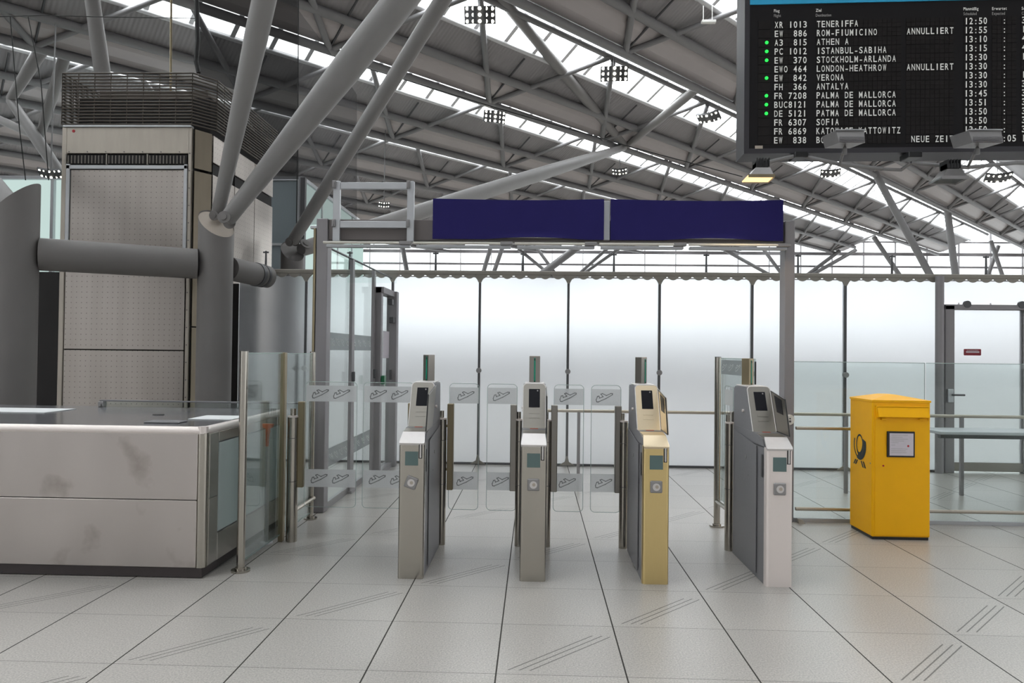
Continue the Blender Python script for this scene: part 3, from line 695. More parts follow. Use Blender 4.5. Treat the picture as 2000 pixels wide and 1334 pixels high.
# ================================================================== spotlight banks on the roof struts
def spot_bank(px, py, Y, wpx, label, rz=0.0, tilt=0.25, small=False):
    Y -= 1.3; c = at(px, py, Y); w = wpx*Y/F_PX; h = w*0.52
    root = thing('spotlight_bank', c, label, 'spotlight', 'spotlight banks under the roof')
    R = Matrix.Translation(c) @ Euler((tilt, 0, rz)).to_matrix().to_4x4()
    m = MB(); P2 = [(-w/2, 0.06*w), (-w*0.17, -0.02*w), (w*0.17, -0.02*w), (w/2, 0.06*w)]
    poly = [Vector((x, y, -h/2)) for x, y in P2]+[Vector((x, y+0.10*w, -h/2)) for x, y in P2[::-1]]
    m.prism([R @ p for p in poly], R.to_3x3() @ Vector((0, 0, h))); m.build('housing', ALUD, root)
    cols = 5; rows = 3 if not small else 2
    for j in range(rows):
        for i in range(cols):
            x = -w*0.40+w*0.80*i/(cols-1); y = (0.06*w if abs(x) > w*0.3 else (0.02*w if abs(x) > w*0.17 else -0.02*w))-0.012*w
            z = -h*0.36+h*0.72*j/(rows-1)
            mm = MB(); mm.prism([R @ Vector((x+0.055*w*math.cos(2*PI*q/10), y, z+0.055*w*math.sin(2*PI*q/10))) for q in range(10)], R.to_3x3() @ Vector((0, -0.02*w, 0)))
            mm.build('lamp', LAMPE, root)
    m = MB(); m.tube(R @ Vector((0, 0.08*w, 0)), R @ Vector((0, 0.22*w, 0.05*w)), 0.05*w, n=8); m.tube(R @ Vector((0, 0.2*w, 0.04*w)), (c.x, c.y+0.2*w, 12.1), 0.02, n=6); m.build('clamp', TUBEG, root)
    return root
spot_bank(937, 29, 21.6, 62, 'largest lit spotlight bank, above the gap between the blue banners', 0.0, 0.35)
spot_bank(1200, 144, 26.2, 54, 'lit spotlight bank against the skylight left of the flight board', -0.05, 0.3)
spot_bank(967, 228, 26.5, 44, 'lit spotlight bank hanging just above the left blue banner', 0.35, 0.2)
spot_bank(1383, 231, 31, 44, 'nearly edge-on spotlight bank beside the lower left of the flight board', -0.6, 1.1, True)
spot_bank(1622, 340, 36, 36, 'spotlight bank seen from below under the middle of the flight board', -0.3, 1.1, True)
spot_bank(1950, 349, 36, 44, 'spotlight bank seen from below under the right of the flight board', -0.3, 1.1, True)
spot_bank(98, 340, 21, 42, 'small row of lit spots above the pale green glazing on the left', 0.3, 1.0, True)
spot_bank(750, 400, 30, 22, 'tiny lit spots seen through the aluminium frame', 0.3, 0.8, True)
spot_bank(1210, 336, 34, 30, 'small dim spotlight bank above the right blue banner', -0.2, 1.2, True)
m = MB(); c = at(1384, 42, 20); m.box(c.x-0.2, c.x+0.2, c.y-0.06, c.y+0.06, c.z-0.05, c.z+0.03, 0.01); m.tube((c.x-0.15, c.y, c.z), (c.x-0.15, c.y, c.z+0.45), 0.012, n=6); m.tube((c.x+0.1, c.y, c.z), (c.x+0.1, c.y, c.z+0.45), 0.012, n=6)
tag(m.build('roof_fitting', WHITEP), 'small white flat fitting hung on a roof tube left of the flight board', 'fitting')

# ================================================================== checkpoint portal
Yp = 6.95
po = thing('entrance_portal', (0.2, Yp, 0), 'tall grey steel portal frame spanning the four gate lanes', 'portal')
m = MB(); m.box(-2.175, -2.06, Yp-0.04, Yp+0.10, 0, 2.90, 0.006); m.build('upright', FRAMEG, po)
m = MB(); m.box(2.395, 2.49, Yp-0.05, Yp+0.10, 0, 2.90, 0.006); m.build('upright', FRAMEG, po)
m = MB(); m.box(-2.20, -2.178, Yp-0.05, Yp+0.06, 0, 2.80, 0.004); m.build('brass_strip', GOLD, po)
m = MB(); m.box(-2.06, 2.395, Yp-0.02, Yp+0.10, 2.69, 2.895, 0.006); m.build('crossbeam', BEAMG, po)
m = MB(); m.box(-2.24, -2.06, Yp-0.03, Yp+0.02, 2.80, 2.83, 0.004); m.build('bracket', ALU, po)
c = at(1542, 820, Yp-0.06)
m = MB(); m.prism(ring((c.x, Yp-0.075, c.z), (0, 1, 0), 0.042, 24), (0, 0.022, 0)); m.prism(ring((c.x, Yp-0.052, c.z), (0, 1, 0), 0.052, 24), (0, 0.01, 0)); bt = m.build('push_button', WHITEP, po)
m = MB(); m.prism(ring((c.x, Yp-0.078, c.z+0.013), (0, 1, 0), 0.008, 10), (0, 0.003, 0)); m.prism(ring((c.x, Yp-0.078, c.z-0.014), (0, 1, 0), 0.011, 10), (0, 0.003, 0)); m.build('button_dots', ALUD, bt)
# navy banners
for x0, x1, lab in ((-1.015, 0.648, 'long plain navy blue banner on the portal, next to the bare aluminium frame'), (0.712, 2.362, 'long plain navy blue banner on the portal, under the flight board')):
    zt, zb_ = 3.09, 2.695
    def fr(u, v, off=0.0):
        x = x0+(x1-x0)*u; z = zb_+(zt-zb_)*v; y = 6.86-0.004*math.sin(u*7)+off
        if v < 0.12: y += -0.03*(0.12-v)/0.12*math.sin(PI*min(1, max(0, (u-0.3)/0.6)))**2; z += 0.02*(0.12-v)/0.12*math.sin(PI*min(1, max(0, (u-0.3)/0.6)))
        z += -0.012*math.sin(PI*u)*(v > 0.9)
        return (x, y, z)
    root = thing('blue_banner', ((x0+x1)/2, 6.86, zb_), lab, 'banner', 'navy banners on the portal')
    m = MB(); m.grid(lambda u, v: fr(u, v), 40, 14); m.grid(lambda u, v: fr(1-u, v, 0.006), 40, 14)
    m.build('banner_cloth', BLUE, root)
    m = MB(); m.tube((x0+0.01, 6.885, zt-0.02), (x1-0.01, 6.885, zt-0.02), 0.012, n=8); m.tube((x0+0.01, 6.885, zb_+0.03), (x1-0.01, 6.885, zb_+0.03), 0.012, n=8)
    for x in (x0+0.1, x1-0.1): m.box(x-0.02, x+0.02, 6.89, 6.928, zb_+0.02, zt-0.02)
    m.build('hanging_rail', ALU, root)
m = MB(); m.box(0.65, 0.71, 6.89, 6.928, 2.70, 3.08, 0.003); tag(m.build('banner_bracket', ALU), 'pale upright bracket in the gap between the two navy banners', 'bracket')
# aluminium frame
fr_ = thing('aluminium_frame', (-1.6, 6.88, 2.66), 'bare aluminium sign frame clamped to the left end of the portal beam', 'frame')
for xc in (-1.965, -1.235):
    m = MB(); m.box(xc-0.034, xc+0.034, 6.86, 6.90, 2.67, 3.26, 0.004); m.build('upright_bar', ALU, fr_)
for zc in (3.215, 2.835):
    m = MB(); m.box(-1.93, -1.27, 6.865, 6.90, zc-0.034, zc+0.034, 0.004); m.build('cross_bar', ALU, fr_)
    for xc in (-1.965, -1.235):
        m = MB(); m.box(xc-0.038, xc-0.006, 6.835, 6.86, zc-0.03, zc+0.045, 0.003); m.box(xc-0.028, xc-0.016, 6.825, 6.836, zc-0.02, zc+0.03, 0.002); m.build('corner_clamp', BUTTON, fr_)
# slim lamps under the beam
xl = [-2.07, -1.19, -0.21, 0.60, 1.45, 2.43]
labs = ['slim off-white lamp tube under the bare aluminium frame', 'slim off-white lamp tube under the left part of the first navy banner', 'slim off-white lamp tube below the gap between the banners', 'slim off-white lamp tube under the left half of the second navy banner', 'slim off-white lamp tube reaching the right upright of the portal']
for i in range(5):
    a, b = xl[i], xl[i+1]; root = thing('lamp_tube', ((a+b)/2, 6.84, 2.64), labs[i], 'lamp', 'lamp tubes under the portal beam')
    m = MB(); m.tube((a, 6.80, 2.645), (b-0.02, 6.80, 2.645), 0.013, n=10); m.build('tube', LAMPW, root)
    m = MB(); m.box(a+0.02, b-0.04, 6.83, 6.90, 2.605, 2.632, 0.004); m.build('batten', ALU, root)
    m = MB(); m.box(b-0.14, b-0.02, 6.785, 6.84, 2.63, 2.662, 0.004); m.build('holder', BUTTON, root)

# ================================================================== glass corridor behind the portal (left)
gc = thing('corridor_screen', (-2.1, 8.3, 0), 'tall clear glass corridor wall running back from the left portal upright', 'glass wall')
def side_pane(y0, y1, z0, z1, x, par, mat=GLASSC, name='pane'):
    m = MB(); m.box(x-0.005, x+0.005, y0, y1, z0, z1); o = m.build(name, mat, par)
    return o
for y0, y1 in ((7.08, 7.86), (7.94, 8.92)):
    side_pane(y0, y1, 0.08, 2.60, -2.09, gc)
    for z0 in (1.60, 0.42):
        m = MB(); m.box(-2.084, -2.080, y0+0.02, y1-0.02, z0, z0+0.18); bd = m.build('film_band', FROSTD, gc)
        for q in range(4):
            mm = MB(); plane_icon(mm, 0, 0, 0.14, 0); m = MB(); m.add([(-2.079, y0+0.12+q*(y1-y0-0.2)/3.2-v.x, z0+0.09+v.z) for v in mm.v], mm.f); m.build('plane_icon', ICONW, bd)
def fin(y, label=None):
    m = MB(); m.prism([(-2.09, y-0.03, 0.02), (-2.09, y+0.13, 0.02), (-2.09, y+0.05, 2.62), (-2.09, y-0.03, 2.62)], (0.035, 0, 0))
    m.box(-2.11, -2.03, y-0.05, y+0.15, 0, 0.03)
    o = m.build('glass_fin', FRAMEG, gc)
    m = MB(); m.box(-2.055, -2.02, y-0.02, y+0.0, 1.25, 1.36, 0.004); m.build('latch', ALUD, o)
fin(7.90); fin(8.96)
m = MB(); m.tube((-2.09, 7.06, 2.63), (-2.05, 9.95, 2.63), 0.012, n=6); m.build('head_rail', ALUD, gc)
m = MB(); m.box(-2.11, -2.075, 7.05, 9.0, 0, 0.07); m.build('base_channel', BUTTON, gc)
# corridor door
d2 = struct('door_2', (-2.02, 9.4, 0))
m = MB()
m.box(-2.10, -1.98, 9.02, 9.12, 0, 2.42, 0.005); m.box(-2.06, -1.92, 9.72, 9.86, 0, 2.42, 0.005); m.box(-2.08, -1.95, 9.02, 9.86, 2.34, 2.42, 0.005); m.box(-2.08, -1.96, 9.02, 9.80, 0, 0.06)
m.build('door_frame', FRAMEG, d2)
m = MB(); m.box(-2.02, -2.01, 9.12, 9.72, 0.07, 2.34); m.build('door_leaf', GLASSC, d2)
m = MB(); m.box(-2.0, -1.94, 9.60, 9.72, 1.98, 2.06, 0.006); m.box(-2.0, -1.94, 9.50, 9.62, 2.22, 2.30, 0.006); m.build('door_closer', ALUD, d2)
m = MB(); m.box(-2.0, -1.97, 9.66, 9.70, 1.20, 1.34, 0.004); m.build('door_handle', ALUD, d2)
m = MB(); m.box(-2.005, -2.0, 9.25, 9.62, 1.50, 1.86); tag(m.build('paper_notice', PAPERP), 'pale grey paper notice stuck on the glass corridor door', 'notice')
m = MB(); m.box(-1.975, -1.93, 9.02, 9.13, 1.10, 1.28, 0.006); g = tag(m.build('emergency_button', GREENP), 'small green emergency release box on the corridor door post', 'button')
m = MB(); m.box(-1.985, -1.92, 9.012, 9.02, 1.09, 1.17, 0.002); m.build('cover_plate', FROST, g)
# glass return pane above corridor
m = MB(); a = at(668, 478, 7.2); b = at(765, 565, 7.2); 
hp = thing('overhead_pane', (a.x, 7.4, 2.3), 'clear glass pane hanging below the portal beam over the corridor', 'glass pane')
m.box(-1.90, -1.40, 7.06, 7.07, 2.28, 2.70); m.build('pane', GLASSC, hp)
m = MB(); m.path([(-1.70+0.07*math.cos(t_), 7.055, 2.68-0.05*math.sin(t_)) for t_ in [PI*i/8 for i in range(9)]], 0.004, 6); m.build('cable_loop', CABLE, hp)

# ================================================================== flap gates and kiosks
GY = 5.88
def gate(px, hinge, x0, x1, icons, label, tr=0.034, leafY=GY, open_=False, mat_br=GOLD, pin=True):
    """motor post at X=px, bracket at X=hinge, glass leaf between x0 and x1"""
    root = thing('swing_gate', (px, GY, 0), label, 'gate', 'glass swing gates of the lanes')
    m = MB(); m.tube((px, GY, 0), (px, GY, 1.035), tr, n=24); m.build('motor_post', STEELV, root)
    m = MB(); m.tube((px, GY, 1.035), (px, GY, 1.047), tr*1.02, n=24); m.build('post_cap', STEELW, root)
    m = MB()
    for z in (0.50, 0.86): m.tube((px, GY, z), (px, GY, z+0.004), tr*1.012, n=24)
    m.build('post_seam', ALUD, root)
    if pin:
        m = MB(); m.tube((px-0.008, GY+0.02, 1.047), (px-0.008, GY+0.02, 1.105), tr*0.5, n=14); m.build('hinge_pin', STEELV, root)
    if open_:
        f = lambda x, z: (px+0.045, GY+(x-x0)+0.06, z)
        nrm = Vector((0.010, 0, 0))
    else:
        f = lambda x, z: (x, GY+0.02, z)
        nrm = Vector((0, 0.010, 0))
    m = MB(); hb = (hinge-0.026, hinge+0.026)
    if open_: m.box(px+0.025, px+0.062, GY+0.03, GY+0.075, 0.44, 1.13, 0.004)
    else: m.box(hb[0], hb[1], GY-0.01, GY+0.055, 0.45, 1.165, 0.004); m.tube((px, GY, 0.62), (hinge, GY+0.02, 0.62), 0.012, n=8); m.tube((px, GY, 0.98), (hinge, GY+0.02, 0.98), 0.012, n=8)
    m.build('leaf_bracket', mat_br, root)
    rr = rrect(x0, x1, 0.285, 1.333, 0.035)
    m = MB(); m.prism([f(p[0], p[2]) for p in rr], nrm); lf = m.build('glass_leaf', GLASS, root)
    m = MB(); n_ = len(rr)
    for i in range(n_):
        a, b = rr[i], rr[(i+1) % n_]; m.tube(f(a[0], a[2]), f(b[0], b[2]), 0.0028, n=6, caps=False)
    m.build('leaf_edge', GEDGE, lf)
    off = -Vector((0.0015, 0, 0)) if open_ else -Vector((0, 0.0015, 0))
    for z0, z1 in ((1.168, 1.302), (0.452, 0.60)):
        m = MB(); m.prism([Vector(f(x0+0.004, z0))+off, Vector(f(x1-0.004, z0))+off, Vector(f(x1-0.004, z1))+off, Vector(f(x0+0.004, z1))+off], -nrm*0.1); m.build('frosted_band', FROST, lf)
        if not open_:
            for ic, fl_ in icons:
                m = MB(); plane_icon(m, ic, (z0+z1)/2, 0.135, GY+0.0155, fl_); m.build('plane_icon', ICON, lf)
    return root
gate(-2.02, -1.955, -1.925, -1.49, [(-1.80, 1), (-1.62, 1)], 'wide left glass leaf with two plane outlines, on the thick post by the glass screen', 0.046)
gate(-0.985, -1.03, -1.435, -1.01, [(-1.31, 1), (-1.13, 1)], 'wide glass leaf with two plane outlines, hinged behind the leftmost kiosk', 0.034)
gate(-0.765, -0.70, -0.712, -0.465, [(-0.575, 1)], 'narrow glass leaf hinged at the right rear of the leftmost kiosk', 0.034)
gate(-0.122, -0.175, -0.395, -0.148, [(-0.28, 1)], 'narrow glass leaf hinged at the left rear of the second kiosk', 0.034, mat_br=POSTM)
gate(0.105, 0.163, 0.160, 0.405, [(0.275, 1)], 'narrow glass leaf hinged at the right rear of the second kiosk', 0.034, mat_br=POSTM)
gate(0.735, 0.690, 0.468, 0.712, [(0.575, 1)], 'narrow glass leaf hinged at the left rear of the kiosk with the golden reflection', 0.034, mat_br=POSTM)
gate(1.600, 1.640, 0.0, 0.26, [], 'glass leaf swung open and seen edge-on behind the pale fronted kiosk', 0.036, open_=True, mat_br=STEELV)

def kiosk(xc, label, front, head_front, strip, plate_rot=0.0, wing=True, lipm=LIPW, post_rot=0.0, postm=POSTM, w=0.182):
    Yk = 4.97; x0, x1 = xc-w/2, xc+w/2
    root = thing('boarding_kiosk', (xc, Yk+0.4, 0), label, 'kiosk', 'boarding pass kiosks')
    y = lambda v: Yk+v
    # pedestal: plan with rounded front corners, top following the sloped profile
    b = 0.022
    m = MB(); m.box(x0+0.004, x1-0.004, y(0.03), y(0.84), 0.0, 0.955)
    m.prism([(x0+0.004, y(0.84), 0.95), (x0+0.004, y(0.06), 0.95), (x0+0.004, y(0.10), 1.005), (x0+0.004, y(0.25), 1.035), (x0+0.004, y(0.84), 1.035)], (w-0.008, 0, 0))
    m.build('pedestal', SIDEG, root)
    n_ = 6; pl = [(x0+0.0, y(0.05))]+[(x0+b-b*math.cos(PI/2*i/n_), y(b-b*math.sin(PI/2*i/n_))) for i in range(n_+1)]+[(x1-b+b*math.sin(PI/2*i/n_), y(b-b*math.cos(PI/2*i/n_))) for i in range(n_+1)]+[(x1, y(0.05))]
    m = MB(); m.prism([(p[0], p[1], 0.0) for p in pl], (0, 0, 0.957)); m.build('front_panel', front, root)
    for sx, xx in ((-1, x0), (1, x1)):
        m = MB(); m.prism([(xx, y(0.80), 0.03), (xx, y(0.215), 0.03), (xx, y(0.215), 0.945), (xx, y(0.80), 1.0)], (0.004*sx, 0, 0)); sp_ = m.build('side_panel', SIDEG, root)
        m = MB(); m.tube((xx+0.004*sx, y(0.46), 0.83), (xx+0.008*sx, y(0.46), 0.83), 0.014, n=12); m.tube((xx+0.004*sx, y(0.40), 0.70), (xx+0.006*sx, y(0.40), 0.70), 0.005, n=8); m.build('lock', BUTTON, sp_)
        m = MB(); m.box(min(xx, xx+0.003*sx), max(xx, xx+0.003*sx), y(0.075), y(0.11), 0.74, 0.90, 0.001); m.build('slot_cover', BLACK, root)
    # lip and deck
    m = MB(); m.prism([(x0+0.004, y(-0.006), 0.952), (x1-0.004, y(-0.006), 0.952), (x1-0.001, y(0.005), 0.962), (x1-0.012, y(0.088), 1.025), (x0+0.012, y(0.088), 1.025), (x0+0.001, y(0.005), 0.962)], (0, 0.004, -0.014)); m.build('sloped_lip', lipm, root)
    m = MB(); m.prism([(x0+0.012, y(0.086), 1.025), (x1-0.012, y(0.086), 1.025), (x1-0.004, y(0.38), 1.038), (x0+0.004, y(0.38), 1.038)], (0, 0, -0.02)); m.build('scan_deck', head_front, root)
    m = MB(); m.prism([(xc-0.03, y(0.245), 1.0320), (xc+0.03, y(0.245), 1.0320), (xc+0.03, y(0.30), 1.0345), (xc-0.03, y(0.30), 1.0345)], (0, 0, 0.002)); m.build('scanner_window', REDGLOW, root)
    # head
    hw = w*0.47
    prof = [(0.333, 1.03), (0.483, 1.335), (0.50, 1.351), (0.53, 1.356), (0.80, 1.348), (0.825, 1.33), (0.835, 1.03)]
    m = MB(); m.prism([(xc-hw, y(p), z) for p, z in prof], (2*hw, 0, 0)); m.build('head_shell', SIDEG, root)
    e0, e1 = Vector((0, y(0.330), 1.032)), Vector((0, y(0.490), 1.356)); up_ = (e1-e0); ln = up_.length; up_.normalize(); nr = Vector((0, -up_.z, up_.y))
    S = lambda x, t_, d_=0.0: Vector((xc+x, 0, 0))+e0+up_*t_+nr*d_
    rc = 0.03; out = [(-hw, 0), (hw, 0)]+[(hw-rc+rc*math.cos(PI/2*i/5), ln-rc+rc*math.sin(PI/2*i/5)) for i in range(6)]+[(-hw+rc-rc*math.sin(PI/2*i/5), ln-rc+rc*math.cos(PI/2*i/5)) for i in range(6)]
    m = MB(); m.prism([S(a, t_, 0.0) for a, t_ in out], nr*0.008); m.build('head_face', head_front, root)
    m = MB()
    for i in range(len(out)):
        a, c_ = out[i], out[(i+1) % len(out)]
        if i: m.tube(S(a[0], a[1], 0.006), S(c_[0], c_[1], 0.006), 0.004, n=6)
    m.build('face_rim', LIPW, root)
    m = MB(); m.prism([S(a-0.0, t_, 0.008) for a, t_ in ((-0.042, ln*0.46), (0.042, ln*0.46), (0.042, ln*0.875), (-0.042, ln*0.875))], nr*0.003); scn = m.build('screen', SCREENM, root)
    m = MB(); m.prism([S(0.024+0.006*math.cos(q*PI/5), ln*0.835+0.006*math.sin(q*PI/5), 0.011) for q in range(10)], nr*0.001); m.build('camera_dot', BUTTON, scn)
    m = MB()
    for t_ in (0.22, 0.32): m.prism([S(a, q, 0.008) for a, q in ((-0.038, ln*t_), (0.04, ln*t_), (0.04, ln*(t_+0.05)), (-0.038, ln*(t_+0.05)))], nr*0.0025)
    m.build('embossed_strip', head_front, root)
    m = MB()
    for sx in (-1, 1): m.tube((xc+sx*hw, y(0.56), 1.17), (xc+sx*(hw+0.012), y(0.56), 1.17), 0.011, n=12)
    m.build('head_lock', STEELW, root)
    m = MB(); m.box(xc-hw+0.01, xc+hw-0.01, y(0.54), y(0.81), 1.352, 1.362, 0.003); m.build('head_lid', LIPW, root)
    if wing:
        xw = xc+hw+0.004
        m = MB(); m.prism([(xw, y(0.06), 1.032), (xw, y(0.34), 1.038), (xw, y(0.52), 1.335), (xw, y(0.155), 1.283)], (0.006, 0, 0)); wg = m.build('privacy_wing', head_front, root)
        m = MB(); P4 = [(xw-0.001, y(0.06), 1.032), (xw-0.001, y(0.34), 1.038), (xw-0.001, y(0.52), 1.335), (xw-0.001, y(0.155), 1.283)]
        for i in range(4): m.tube(P4[i], P4[(i+1) % 4], 0.0045, n=6)
        m.build('wing_edge', BLACK, wg)
        m = MB(); m.prism([(xw-0.002, y(0.195), 1.17), (xw-0.002, y(0.325), 1.18), (xw-0.002, y(0.39), 1.30), (xw-0.002, y(0.235), 1.275)], (0.002, 0, 0)); m.build('wing_reflection', SCREENM, wg)  # screen's reflection in the wing, painted as a dark patch
    # front fittings
    fy = y(-0.002)
    m = MB(); m.box(xc-0.046, xc+0.046, fy-0.001, fy+0.012, 0.795, 0.893, 0.001); m.build('display', DISP, root)
    m = MB(); m.box(xc+0.050, xc+0.074, fy-0.0015, fy+0.02, 0.845, 0.948, 0.001); so_ = m.build('card_slot', BLACK, root)
    m = MB(); m.box(xc+0.057, xc+0.068, fy-0.004, fy+0.002, 0.85, 0.945, 0.001); m.build('slot_plate', LIPW, so_)
    px_ = xc+0.0
    R = Matrix.Translation((px_, fy, 0.675)) @ Matrix.Rotation(plate_rot, 4, 'Y')
    m = MB(); m.box(-0.042, 0.042, -0.010, 0.004, -0.042, 0.042, 0.006, R); pt = m.build('reader_plate', BUTTON, root)
    m = MB(); m.prism([R @ p for p in ring((0, -0.013, 0), (0, 1, 0), 0.026, 20)], (0, 0.004, 0)); m.build('reader_ring', LIPW, pt)
    m = MB(); m.prism([R @ p for p in ring((0.003, -0.0145, 0.002), (0, 1, 0), 0.012, 14)], (0, 0.002, 0)); m.build('reader_eye', CAPB, pt)
    # signal post
    Rp = Matrix.Translation((xc, y(0.755), 0)) @ Matrix.Rotation(post_rot, 4, 'Z')
    hs = 0.043 if abs(post_rot) < 0.1 else 0.034
    m = MB(); m.box(-hs, hs, -hs, hs, 1.34, 1.572, 0.003, Rp); pp = m.build('signal_post', postm, root)
    m = MB(); m.box(strip-0.007, strip+0.007, -hs-0.003, -hs+0.002, 1.352, 1.556, 0.001, Rp); m.build('green_strip', STRIPG, pp)
    m = MB(); m.box(strip-0.004, strip+0.004, -hs-0.0045, -hs-0.002, 1.36, 1.375, 0.0, Rp); m.box(strip-0.004, strip+0.004, -hs-0.0045, -hs-0.002, 1.535, 1.55, 0.0, Rp); m.build('strip_clip', BLACK, pp)
    return root
kiosk(-0.862, 'leftmost grey steel kiosk, its square reader plate hanging crooked', STEELV, HEADM, 0.012, plate_rot=math.radians(20), post_rot=math.radians(-42))
kiosk(-0.004, 'grey steel kiosk straight ahead with a green strip centred on its post', STEELV, HEADM, 0.0)
kiosk(0.849, 'steel kiosk, golden reflection put in its colour, with a glossy angled side wing', STEELG, GOLDREFLH, 0.012, post_rot=math.radians(42), lipm=GOLDREFLH)
kiosk(1.697, 'rightmost kiosk with a pale pinkish front and broad grey side', STEELW, HEADM, 0.0, post_rot=math.radians(42), postm=GOLD)

# ================================================================== glass screens with posts
def flange_post(x, y, r, z1, root, mat=STEELV):
    m = MB(); m.tube((x, y, 0.012), (x, y, z1), r, n=24); o = m.build('post', mat, root)
    m = MB(); m.tube((x, y, 0), (x, y, 0.014), r*2.3, n=28); m.tube((x, y, 0.014), (x, y, 0.03), r*1.35, n=24); m.build('base_flange', STEELV, o)
    m = MB(); m.tube((x, y, z1), (x, y, z1+0.004), r*1.01, n=24); m.build('post_top', ALUD, o)
def cover_edge(root, x, y0, y1, z0, z1):
    m = MB()
    for a, b in (((x, y0, z1), (x, y1, z1)), ((x, y0, z0), (x, y1, z0))): m.tube(a, b, 0.004, n=6)
    return m.build('glass_edge', GEDGE, root)
ls = thing('glass_screen', (-2.105, 5.5, 0), 'waist-to-head clear glass screen beside the steel counter, on two posts', 'glass screen')
flange_post(-2.105, 5.06, 0.029, 1.585, ls)
m = MB(); m.box(-2.125, -2.085, 5.845, 5.90, 0, 1.575, 0.004); m.build('square_post', GOLD, ls)
m = MB(); m.box(-2.113, -2.103, 5.10, 5.84, 0.06, 1.57); pn = m.build('pane', GLASSG, ls); cover_edge(pn, -2.108, 5.10, 5.84, 0.06, 1.57)
m = MB(); m.prism([(-2.114, 5.28+p[0], 0.30+p[2]) for p in rrect(0, 0.36, 0, 1.04, 0.04)], (-0.003, 0, 0))
ls2 = thing('glass_screen', (-2.105, 6.3, 0), 'short clear glass screen between the thick gate post and the portal', 'glass screen')
flange_post(-2.11, 6.66, 0.027, 1.58, ls2)
m = MB(); m.box(-2.113, -2.103, 5.96, 6.63, 0.06, 1.565); pn = m.build('pane', GLASSG, ls2); cover_edge(pn, -2.108, 5.96, 6.63, 0.06, 1.565)
m = MB(); m.tube((-2.08, 5.95, 0.20), (-2.08, 6.66, 0.20), 0.017, n=12); m.build('low_rail', RAILM, ls2)
rs = thing('glass_screen', (1.73, 6.1, 0), 'glass screen behind the pale fronted kiosk, its top strip printed with white planes', 'glass screen')
flange_post(1.705, 6.68, 0.029, 1.575, rs)
sk = lambda Y_, z_, o=0.0: (1.722+(6.65-Y_)*0.096+o, Y_, z_)      # the pane runs slightly askew
m = MB(); m.prism([sk(5.87, 0.25), sk(6.65, 0.25), sk(6.65, 1.565), sk(5.87, 1.565)], (0.01, 0, 0)); pn = m.build('pane', GLASSG, rs)
m = MB(); m.tube(sk(5.87, 1.565, 0.005), sk(6.65, 1.565, 0.005), 0.004, n=6); m.build('glass_edge', GEDGE, pn)
m = MB(); m.prism([sk(5.95, 1.42, -0.003), sk(6.62, 1.42, -0.003), sk(6.62, 1.55, -0.003), sk(5.95, 1.55, -0.003)], (0.001, 0, 0)); bd = m.build('film_band', FROSTD, pn)
for yc in (6.54, 6.38, 6.22):
    m = MB(); mm = MB(); plane_icon(mm, 0, 0, 0.11, 0); m.add([sk(yc-v.x, 1.485+v.z, -0.005) for v in mm.v], mm.f); m.build('plane_icon', ICONW, bd)
m = MB(); m.tube((1.70, 6.68, 0.235), (1.715, 6.05, 0.235), 0.02, n=12); m.build('low_rail', STEELV, rs)
m = MB(); m.tube(sk(5.868, 0.25, 0.005), sk(5.868, 1.545, 0.005), 0.007, n=6); m.build('edge_strip', BLACK, pn)

# right-hand glass balustrade
bl = thing('glass_balustrade', (3.6, 6.93, 0), 'long clear glass barrier behind the yellow letterbox, right of the portal', 'balustrade')
for x0, x1 in ((2.50, 3.735), (3.75, 4.98), (4.995, 6.2)):
    m = MB(); m.box(x0, x1, 6.925, 6.937, 0.035, 1.54); pn = m.build('pane', GLASSG, bl)
    m = MB(); m.tube((x0, 6.931, 1.54), (x1, 6.931, 1.54), 0.004, n=6); m.tube((x1, 6.931, 0.04), (x1, 6.931, 1.54), 0.0035, n=6); m.build('glass_edge', GEDGE, pn)
m = MB(); m.tube((2.50, 6.88, 0.905), (3.30, 6.88, 0.905), 0.016, n=12); m.build('handrail', RAILM, bl)
m = MB(); m.tube((2.50, 6.88, 0.135), (6.2, 6.88, 0.135), 0.017, n=12); m.build('low_rail', RAILM, bl)
m = MB(); m.box(2.50, 6.2, 6.92, 6.942, 0.0, 0.035); m.build('base_channel', ALU, bl)
for x in (2.52, 3.46, 4.9):
    m = MB(); m.prism([(x, 6.84, 0), (x+0.06, 6.84, 0), (x+0.045, 6.87, 0.03), (x, 6.87, 0.04)], (0, 0.05, 0)); m.build('foot_bracket', TANR, bl)
# rear handrail
rr_ = thing('queue_handrail', (2.5, 8.4, 0), 'thin steel handrail on slim posts in front of the frosted partition', 'handrail')
m = MB(); m.tube((-0.15, 8.4, 0.915), (6.6, 8.4, 0.915), 0.019, n=12); m.build('rail', RAILM, rr_)
for x in (0.52, 3.63, 4.95, 6.3):
    m = MB(); m.box(x-0.018, x+0.018, 8.38, 8.42, 0, 0.90, 0.003); m.build('post', FRAMEG, rr_)
sh = thing('side_table', (5.1, 8.0, 0), 'long thin aluminium shelf table behind the glass, right of the letterbox', 'table')
m = MB(); m.box(4.36, 6.4, 7.78, 8.22, 0.765, 0.80, 0.005); m.build('table_top', ALU, sh)
m = MB(); m.box(4.40, 6.4, 7.84, 7.90, 0.72, 0.765); m.build('support_bar', ALUD, sh)
for x in (5.95, 6.35):
    m = MB(); m.tube((x, 7.98, 0), (x, 7.98, 0.765), 0.022, n=12); m.build('leg', FRAMEG, sh)

